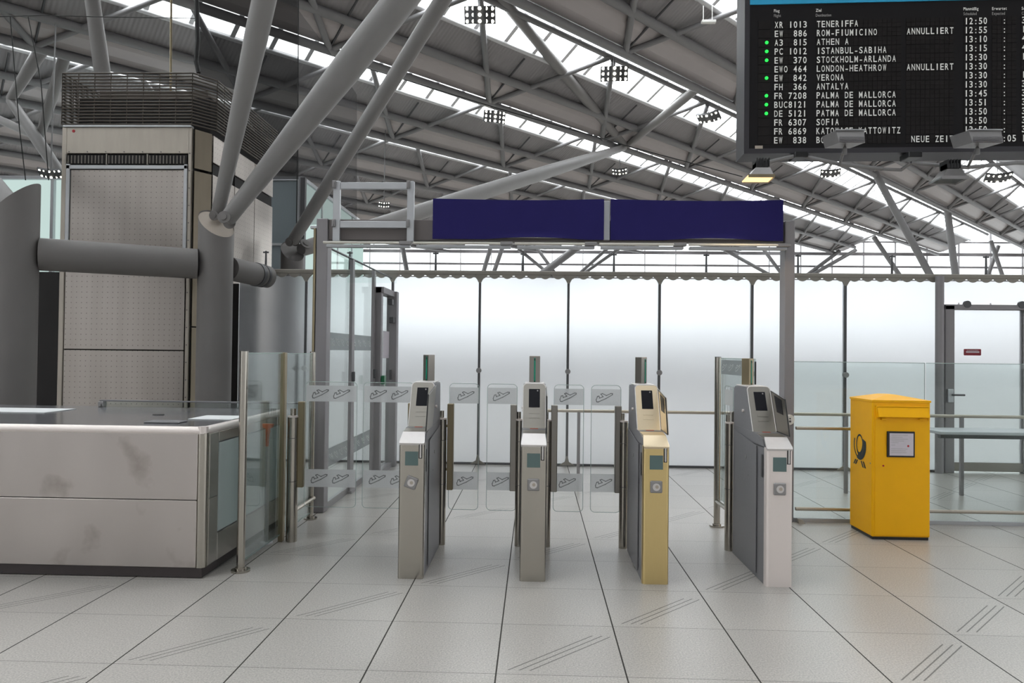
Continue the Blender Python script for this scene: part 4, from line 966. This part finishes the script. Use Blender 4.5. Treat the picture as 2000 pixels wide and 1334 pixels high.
# ================================================================== steel counter
CX1, CY0, CY1, CT = -2.285, 4.87, 6.52, 1.05
ct = thing('steel_counter', (-3.4, 5.6, 0), 'large brushed steel counter with a scuffed front in the lower left', 'counter')
m = MB(); m.box(-6.2, CX1-0.01, CY0+0.02, CY1, 0.075, 1.02); m.build('carcass', SIDEG, ct)
m = MB(); m.box(-6.2, CX1-0.06, CY0+0.0, CY0+0.02, 0.545, 1.005, 0.003); m.build('front_panel', COUNTER, ct)
m = MB(); m.box(-6.2, CX1-0.06, CY0+0.0, CY0+0.02, 0.075, 0.540, 0.003); m.build('front_panel', COUNTER, ct)
m = MB(); m.tube((CX1-0.035, CY0+0.035, 0.075), (CX1-0.035, CY0+0.035, 1.01), 0.038, n=28); m.build('corner_trim', STEELV, ct)
m = MB(); m.tube((-6.2, CY0+0.030, 1.020), (CX1-0.035, CY0+0.030, 1.020), 0.033, n=20); m.tube((CX1-0.035, CY0+0.03, 1.02), (CX1-0.035, CY1, 1.02), 0.033, n=20)
m.tube((CX1-0.035, CY0+0.03, 1.006), (CX1-0.035, CY0+0.03, 1.054), 0.034, n=20); m.build('edge_trim', STEELW, ct)
m = MB(); m.box(-6.2, CX1-0.035, CY0+0.03, CY1, 1.02, CT); m.build('worktop', TOPG, ct)
m = MB(); m.box(CX1-0.012, CX1+0.0, CY0+0.06, CY0+0.20, 0.075, 0.54, 0.002); m.box(CX1-0.012, CX1+0.0, CY0+0.06, CY0+0.20, 0.545, 1.0, 0.002); m.box(CX1-0.012, CX1, CY0+0.205, CY1, 0.93, 1.0, 0.002); m.box(CX1-0.012, CX1, CY0+0.205, CY1, 0.075, 0.27, 0.002); m.build('side_panel', STEEL, ct)
m = MB(); m.box(CX1-0.012, CX1-0.002, CY0+0.215, CY1-0.03, 0.28, 0.92); m.build('side_glass', GLASSP, ct)
m = MB(); m.box(-6.2, CX1-0.02, CY0+0.01, CY1-0.02, 0.006, 0.075); m.build('plinth', PLINTH, ct)
m = MB(); m.prism(ring((-3.10, 5.75, CT), (0, 0, 1), 0.045, 20), (0, 0, 0.004)); m.build('cable_grommet', BLACK, ct)
gs = thing('counter_screen', (-3.0, CY1, CT), 'low dark glass upstand along the back edge of the steel counter', 'screen')
a = at(197, 800, CY1-0.04)
m = MB(); m.box(a.x, -2.15, CY1-0.06, CY1-0.05, CT+0.002, CT+0.055); m.build('pane', GLASSG, gs)
m = MB(); m.box(a.x, -2.15, CY1-0.066, CY1-0.044, CT+0.05, CT+0.064, 0.002); m.build('cap_rail', SIDEG, gs)
m = MB(); m.box(a.x+0.0, a.x+0.05, CY1-0.09, CY1-0.03, CT+0.002, CT+0.05, 0.004); m.tube((a.x+0.025, CY1-0.10, CT+0.02), (a.x+0.025, CY1-0.07, CT+0.02), 0.012, n=10); m.build('clamp', BUTTON, gs)
for x0, x1, y0, y1, lab in ((-4.85, -4.06, 5.75, 6.15, 'white paper sheet lying at the left end of the counter top'), (-2.68, -2.34, 5.40, 5.72, 'white paper sheet lying at the right end of the counter top')):
    m = MB(); m.box(x0, x1, y0, y1, CT+0.001, CT+0.006); tag(m.build('paper_sheet', PAPER), lab, 'paper', 'papers on the counter')
m = MB(); m.box(-2.86, -2.60, 5.10, 5.24, CT+0.001, CT+0.012, 0.003); tag(m.build('flat_tray', SIDEG), 'small dark flat tray in front of the right paper sheet', 'tray')
# white pole with orange clamp behind the glass
pl = thing('white_pole', (-2.20, 5.80, 0), 'thin pale pole with an orange clamp standing behind the left glass screen', 'pole')
m = MB(); m.tube((-2.20, 5.80, 0), (-2.20, 5.80, 0.96), 0.014, n=12); m.tube((-2.20, 5.80, 0), (-2.20, 5.80, 0.012), 0.05, n=16); m.build('stem', PAPER, pl)
m = MB(); m.prism([(-2.245, 5.78, 0.985), (-2.155, 5.78, 0.985), (-2.165, 5.78, 0.955), (-2.185, 5.78, 0.945), (-2.192, 5.78, 0.80), (-2.212, 5.78, 0.80), (-2.216, 5.78, 0.945), (-2.24, 5.78, 0.955)], (0, 0.03, 0)); m.build('orange_clamp', ORANGE, pl)

# ================================================================== yellow letterbox
MX0, MX1, MYF, MYB, MH = 2.952, 3.452, 6.31, 6.745, 1.205
mbx = thing('yellow_letterbox', (3.2, 6.5, 0), 'yellow freestanding letterbox with a posthorn on its side', 'letterbox')
m = MB(); m.box(MX0, MX1, MYF, MYB, 0.025, MH, 0.008); m.build('body', YEL, mbx)
m = MB(); xc = 3.2; yc = (MYF+MYB)/2; e = 0.004
vs = [(MX0-e, MYF-e, MH-0.006), (MX1+e, MYF-e, MH-0.006), (MX1+e, MYB+e, MH-0.006), (MX0-e, MYB+e, MH-0.006), (MX0-e, MYF-e, MH+0.012), (MX1+e, MYF-e, MH+0.012), (MX1+e, MYB+e, MH+0.012), (MX0-e, MYB+e, MH+0.012), (xc-0.06, yc-0.08, MH+0.055), (xc+0.02, yc-0.08, MH+0.055), (xc+0.02, yc+0.08, MH+0.055), (xc-0.06, yc+0.08, MH+0.055)]
m.add(vs, [(0, 1, 5, 4), (1, 2, 6, 5), (2, 3, 7, 6), (3, 0, 4, 7), (4, 5, 9, 8), (5, 6, 10, 9), (6, 7, 11, 10), (7, 4, 8, 11), (8, 9, 10, 11), (3, 2, 1, 0)]); m.build('lid', YEL, mbx)
m = MB(); m.box(MX0+0.01, MX1-0.01, MYF+0.01, MYB-0.01, 0, 0.025); m.build('base', BLACK, mbx)
m = MB(); m.box(MX0+0.022, MX1-0.012, MYF-0.005, MYF, 0.04, 1.065, 0.002); m.build('front_door', YEL, mbx)
fx0, fx1 = 2.99+0.0, 3.425
m = MB(); m.prism([(fx0, MYF, 1.158), (fx0, MYF-0.012, 1.155), (fx0+0.0, MYF-0.045, 1.075), (fx0, MYF-0.038, 1.068), (fx0, MYF, 1.068)], (fx1-fx0, 0, 0)); m.build('posting_flap', YEL, mbx)
m = MB(); m.box(fx0-0.012, fx1+0.012, MYF-0.016, MYF, 1.158, 1.170, 0.002); m.box(fx0-0.012, fx0, MYF-0.014, MYF, 1.05, 1.17); m.box(fx1, fx1+0.012, MYF-0.014, MYF, 1.05, 1.17); m.build('flap_hood', YEL, mbx)
for xa in (fx0+0.03, fx1-0.08):
    m = MB(); m.box(xa, xa+0.04, MYF-0.03, MYF, 1.045, 1.062, 0.004); m.build('flap_stop', YEL, mbx)
a, b = at(1731, 842, MYF), at(1785, 893, MYF)
nf = MB(); nf.box(a.x, b.x, MYF-0.018, MYF-0.004, b.z, a.z, 0.003); nfo = nf.build('notice_frame', BLACK, mbx)
m = MB(); m.box(a.x+0.02, b.x-0.014, MYF-0.0195, MYF-0.018, b.z+0.014, a.z-0.016); m.build('timetable', PAPERP, nfo)
m = MB(); W_ = b.x-a.x
for i, (fy_, fw_) in enumerate(((0.10, 0.8), (0.18, 0.55), (0.26, 0.8), (0.34, 0.62), (0.42, 0.35), (0.52, 0.2), (0.68, 0.8), (0.76, 0.7), (0.84, 0.75))):
    m.box(a.x+0.032, a.x+0.032+(W_-0.06)*fw_, MYF-0.0203, MYF-0.0195, a.z-0.012-fy_*(a.z-b.z-0.02)-0.002, a.z-0.012-fy_*(a.z-b.z-0.02)+0.001)
m.build('printed_lines', LETTERG, nfo)
m = MB(); m.prism(ring((a.x+W_*0.75, MYF-0.021, b.z+(a.z-b.z)*0.44), (0, 1, 0), 0.009, 14), (0, 0.001, 0)); m.build('red_dot', REDP, nfo)
m = MB(); c = at(1724.5, 909.5, MYF); m.prism(ring((c.x, MYF-0.009, c.z), (0, 1, 0), 0.008, 12), (0, 0.006, 0)); m.build('keyhole', REDP, mbx)
# posthorn on the left face (plane x = MX0): ring, bell and mouthpiece, arrow tails
def on_side(u, v): return Vector((MX0-0.0015, MYF+0.235-u, 0.795+v))
m = MB(); n_ = 40; vi = []; fi = []
for i in range(n_):
    t_ = 2*PI*i/n_
    ro_u, ro_v = 0.070, 0.098; wd = 0.016+0.016*max(0, math.sin(t_-PI*0.15-PI))**1.5
    for k_ in (0, 1): vi.append(on_side((ro_u-wd*k_)*math.cos(t_), -0.0+(ro_v-wd*k_*1.1)*math.sin(t_)))
m.add(vi, [(2*i, 2*((i+1) % n_), 2*((i+1) % n_)+1, 2*i+1) for i in range(n_)])
arc = lambda r_u, r_v, a0, a1, k_: [(r_u*math.cos(a0+(a1-a0)*i/k_), r_v*math.sin(a0+(a1-a0)*i/k_)) for i in range(k_+1)]
o_ = arc(0.125, 0.135, PI*1.35, PI*2.10, 14); i_ = arc(0.072, 0.098, PI*1.35, PI*2.22, 14)
for j in range(14): m.quad(on_side(*o_[j]), on_side(*o_[j+1]), on_side(*i_[j+1]), on_side(*i_[j]))
o_ = arc(0.118, 0.128, PI*0.86, PI*1.36, 12); i_ = arc(0.102, 0.112, PI*0.86, PI*1.36, 12)
for j in range(12): m.quad(on_side(*o_[j]), on_side(*o_[j+1]), on_side(*i_[j+1]), on_side(*i_[j]))
for du in (-0.09, -0.055): m.quad(on_side(du, -0.140), on_side(du+0.024, -0.140), on_side(du-0.012, -0.185), on_side(du-0.036, -0.185))
for du in (0.02, 0.06): m.quad(on_side(du, -0.140), on_side(du+0.024, -0.140), on_side(du+0.066, -0.195), on_side(du+0.036, -0.195))
m.build('posthorn_emblem', HORN, mbx)
m = MB(); c = Vector((MX0-0.004, MYF+0.03, 0.66)); m.prism(ring(c, (1, 0, 0), 0.006, 10), (0.004, 0, 0)); m.build('side_screw', TANR, mbx)

# ================================================================== flight board
bA = at(1453, 300, 6.56); bR = Vector((math.cos(-0.036), math.sin(-0.036), 0)); bU = Vector((0, 0, 1)); bN = Vector((math.sin(-0.036), -math.cos(-0.036), 0))
def bp(px, py, d_=0.0):
    """photo pixel -> point on the board plane"""
    dr_ = fw*F_PX+rt*(px-1000.0)-up*(py-667.0); o = Vector((0, 0, EYE)); nn = bN
    t_ = (bA+bN*d_-o).dot(nn)/dr_.dot(nn); return o+dr_*t_
BW, Bz0, Bz1 = 3.4, bA.z, bp(1453, -40).z
fbd = thing('flight_board', bA, 'large black split-flap departures board hanging at the upper right', 'departures board')
def bbox(mb, u0, u1, z0, z1, d0, d1):
    P_ = [bA+bR*u0+bN*d0, bA+bR*u1+bN*d0, bA+bR*u1+bN*d1, bA+bR*u0+bN*d1]
    mb.prism([Vector((p.x, p.y, z0)) for p in P_], (0, 0, z1-z0))
ulz = lambda px, py: ((bp(px, py)-bA).dot(bR), bp(px, py).z)
u_l, z_b = ulz(1463, 290); _, z_h = ulz(1500, 8.5)
m = MB(); bbox(m, 0, BW, Bz0, Bz1, -0.30, -0.02); m.build('cabinet', BOARDF, fbd)
m = MB(); bbox(m, 0, u_l, Bz0, Bz1, -0.02, 0.0); bbox(m, u_l, BW, Bz0, z_b, -0.02, 0.0); m.build('frame', BOARDF, fbd)
m = MB(); bbox(m, u_l, BW, z_b, z_h, -0.02, -0.008); m.build('face', BOARDB, fbd)
m = MB(); bbox(m, u_l, BW, z_h, Bz1, -0.02, 0.002); m.build('header_band', CYAN, fbd)
rows = ['XR 1013|TENERIFFA||12:50| |3', 'EW  886|ROM-FIUMICINO|ANNULLIERT|12:55| |1', 'A3  815|ATHEN A||13:10| |4', 'PC 1012|ISTANBUL-SABIHA||13:15| |4', 'EW  370|STOCKHOLM-ARLANDA||13:30| |1', 'EWO 464|LONDON-HEATHROW|ANNULLIERT|13:30| | ', 'EW  842|VERONA||13:30| |1', 'FH  366|ANTALYA||13:30| |3', 'FR 7208|PALMA DE MALLORCA||13:45| |3', 'BUC8121|PALMA DE MALLORCA||13:51| |3', 'DE 5121|PATMA DE MALLORCA||13:50| |3', 'FR 6307|SOFIA||13:50| |3', 'FR 6869|KATOWICE-KATTOWITZ||13:50| |3', 'EW  838|BOSTON|NEUE ZEIT|13:55|14:05|1']
lit = [0, 0, 1, 1, 1, 0, 1, 0, 1, 1, 1, 0, 0, 0]
zs = [ulz(1512, 48.3+17.33*i)[1] for i in range(14)]
pitch_z = (zs[0]-zs[13])/13; hh = 0.060
uof = lambda px, py=160: ulz(px, py)[0]
uF0, uF1 = uof(1511.5), uof(1576.5); cwF = (uF1-uF0)/7
uD0 = uof(1594); cwD = (uof(1751)-uD0)/17
uA0 = uof(1770); cwA = (uof(1863.5)-uA0)/10
uT0, uT1 = uof(1883), uof(1929); cwT = (uT1-uT0)/5
uE0, uE1 = uof(1938), uof(1986); cwE = (uE1-uE0)/5
uG = uof(1995); ONB = lambda u, z, d_=0.0: Vector(((bA+bR*u+bN*d_).x, (bA+bR*u+bN*d_).y, z))
for i, rw in enumerate(rows):
    fno, dest, rem, tm, ex, gt = rw.split('|'); zc = zs[i]
    def block(u0, cw, n_, txt, name):
        fb = MB(); bbox(fb, u0, u0+n_*cw, zc-pitch_z*0.47, zc+pitch_z*0.47, -0.0085, -0.0075)
        for q in range(n_):
            for za, zb2 in ((-0.45, -0.01), (0.01, 0.45)): bbox(fb, u0+q*cw+cw*0.04, u0+(q+1)*cw-cw*0.04, zc+pitch_z*za, zc+pitch_z*zb2, -0.008, -0.004)
        fo = fb.build(name, FLAP, fbd)
        if txt.strip():
            tx = MB(); cell_text(tx, txt, ONB(u0, zc-hh/2, -0.002), bR, bU, cw, hh); tx.build('row_lettering', LETTER, fo)
    block(uF0, cwF, 7, fno, 'flight_number_flaps')
    block(uD0, cwD, 18, dest, 'destination_flaps'); block(uA0, cwA, 10, rem.rjust(10), 'remark_flaps')
    block(uT0, cwT, 5, tm, 'scheduled_flaps'); block(uE0, cwE, 5, ex if ex.strip() else '  :  ', 'expected_flaps'); block(uG, cwE, 2, gt, 'counter_flaps')
    fb = MB(); bbox(fb, uof(1481), uof(1504), zc-pitch_z*0.46, zc+pitch_z*0.46, -0.0085, -0.004); fb.build('light_window', FLAP, fbd)
    if lit[i]:
        g = MB(); g.prism(ring(ONB(uof(1497), zc, 0.0), bN, 0.0155, 16), bN*0.004); g.build('status_light', LEDG, fbd)
for px, l1, l2 in ((1511, 'Flug', 'Flight'), (1593, 'Ziel', 'Destination'), (1882, 'Planmäßig', 'Scheduled'), (1938, 'Erwartet', 'Expected'), (1996, 'Schalter', 'Counter')):
    y_ = 20.5-(px-1511)*0.010
    m = MB(); line_text(m, l1, ONB(uof(px), ulz(px, y_+3)[1], -0.004), bR, bU, 0.028, 0.80); m.build('heading', LETTER, fbd)
    m = MB(); line_text(m, l2, ONB(uof(px), ulz(px, y_+12.5)[1], -0.004), bR, bU, 0.027, 0.72); m.build('subheading', LETTERG, fbd)
u_, z_ = ulz(1482, 287.5); m = MB(); bbox(m, u_-0.035, u_+0.035, z_-0.014, z_+0.014, 0.0, 0.002); m.build('maker_plate', CAPB, fbd)
m = MB()
for u_, z_ in ((0.15, 0), (0.9, 0), (1.65, 0), (2.4, 0)):
    m.tube(ONB(u_+0.2, Bz1, -0.16), ONB(u_+0.2, 10.2, -0.16), 0.02, n=8)
m.build('hanger', TUBEG, fbd)
# floodlights below the board
sp_ = thing('lamp_bracket', ONB(0.9, Bz0, -0.1), 'angled grey tube bracket under the flight board carrying the floodlights', 'bracket')
pts1 = [at(1503, 316, 6.5), at(1560, 303, 6.5), at(1640, 321, 6.42), at(1722, 330, 6.5)]
pts2 = [at(1780, 318, 6.5), at(1890, 327, 6.4), at(1985, 318, 6.5), at(2060, 322, 6.6)]
m = MB(); m.path(pts1, 0.018, 10); m.path(pts2, 0.018, 10); m.path([pts1[3], at(1760, 332, 6.6), pts2[0]], 0.016, 8); m.build('bracket_tube', TUBEG, sp_)
for px in (1562, 1783):
    m = MB(); c = at(px, 303, 6.5); m.box(c.x-0.06, c.x+0.06, c.y-0.05, c.y+0.12, c.z-0.03, c.z+0.022, 0.006); m.build('black_clamp', BLACK, sp_)
def uplight(px, py, w, label, stem_to):
    c = at(px, py, 6.15); root = thing('floodlight', c, label, 'floodlight', 'floodlights around the flight board')
    h = 0.115
    m = MB(); m.prism([(c.x-w/2, c.y-0.14, c.z-h/2), (c.x+w/2, c.y-0.14, c.z-h/2), (c.x+w/2+0.01, c.y-0.10, c.z+h/2), (c.x-w/2-0.01, c.y-0.10, c.z+h/2)], (-0.03, 0.22, 0.015)); m.build('housing', BUTTON, root)
    m = MB(); m.box(c.x-w/2-0.015, c.x+w/2+0.015, c.y-0.115, c.y-0.085, c.z+h/2-0.002, c.z+h/2+0.008, 0.002); m.build('glass_rim', ALU, root)
    m = MB()
    for i in range(4): m.box(c.x-w/2+0.005, c.x+w/2-0.005, c.y-0.146, c.y-0.136, c.z-h/2+0.008+i*0.012, c.z-h/2+0.014+i*0.012)
    m.build('cooling_ribs', SIDEG, root)
    m = MB(); m.tube((c.x, c.y, c.z-h/2), stem_to, 0.013, n=8); m.tube((c.x, c.y, c.z-h/2-0.01), (c.x, c.y, c.z-h/2-0.06), 0.02, n=8); m.build('stem', TUBEG, root)
uplight(1650, 275, 0.215, 'grey box floodlight covering part of the lowest two destinations on the board', pts1[2])
uplight(1909, 275, 0.25, 'grey box floodlight below the departure times column of the board', pts2[1])
def downlight(px, py, lit_, label, stem_to):
    c = at(px, py, 6.3); root = thing('floodlight', c, label, 'floodlight', 'floodlights around the flight board')
    w, dp, h = 0.13, 0.10, 0.10
    lo = [(c.x-w*1.0, c.y-dp*1.3, c.z-h/2), (c.x+w*0.75, c.y-dp*1.3, c.z-h/2), (c.x+w*0.9, c.y+dp, c.z-h/2), (c.x-w*0.9, c.y+dp, c.z-h/2)]
    hi = [(c.x-w*0.35, c.y-dp*0.7, c.z+h/2), (c.x+w*0.6, c.y-dp*0.7, c.z+h/2), (c.x+w*0.6, c.y+dp*0.7, c.z+h/2), (c.x-w*0.35, c.y+dp*0.7, c.z+h/2)]
    m = MB(); m.add(lo+hi, [(4, 5, 6, 7), (0, 1, 5, 4), (1, 2, 6, 5), (2, 3, 7, 6), (3, 0, 4, 7)]); m.build('hood', BUTTON, root)
    m = MB(); m.box(c.x-w*0.3, c.x+w*0.55, c.y-dp*0.6, c.y+dp*0.6, c.z+h/2, c.z+h/2+0.06, 0.01)
    for i in range(5): m.box(c.x-w*0.3+i*0.026, c.x-w*0.3+i*0.026+0.008, c.y-dp*0.65, c.y+dp*0.65, c.z+h/2+0.01, c.z+h/2+0.085)
    m.build('ballast_box', BLACK, root)
    m = MB(); L4 = [Vector(p)+Vector((0, 0, 0.012)) for p in lo]; m.prism(L4, (0, 0, 0.006)); m.build('lens', LAMPO if lit_ else FROSTD, root)
    m = MB(); m.prism([Vector(p)+Vector((0, 0, -0.003)) for p in lo[:2]]+[Vector(lo[1])+Vector((0, 0, 0.025)), Vector(lo[0])+Vector((0, 0, 0.025))], (0, -0.006, 0)); m.build('front_lip', GOLD if lit_ else BUTTON, root)
    m = MB(); m.tube((c.x+0.03, c.y, c.z+h/2+0.05), stem_to, 0.014, n=8); m.build('stem', TUBEG, root)
    if lit_:
        ld = D.lights.new('flood_glow', 'SPOT'); ld.energy = 14; ld.color = (1.0, 0.72, 0.38); ld.spot_size = 1.9; ld.shadow_soft_size = 0.06
        lo_ = D.objects.new('flood_glow', ld); COL.objects.link(lo_); lo_.location = Vector((c.x, c.y, c.z-0.09))-Vector(root.location); lo_.parent = root
downlight(1482, 342, True, 'lit warm floodlight pointing down under the left end of the flight board', pts1[0])
downlight(1852, 345, False, 'unlit floodlight pointing down under the right part of the flight board', pts2[1])

SC.cycles.use_denoising = True
SC.cycles.max_bounces = 6; SC.cycles.diffuse_bounces = 3; SC.cycles.glossy_bounces = 3; SC.cycles.transmission_bounces = 4; SC.cycles.transparent_max_bounces = 16
SC.cycles.sample_clamp_indirect = 6.0
SC.cycles.caustics_reflective = False; SC.cycles.caustics_refractive = True
SC.cycles.use_adaptive_sampling = True; SC.cycles.adaptive_threshold = 0.10; SC.cycles.adaptive_min_samples = 16
for n_ in ('lit_lamp', 'green_led', 'warm_lit_flood'): MATS[n_].cycles.emission_sampling = 'NONE'
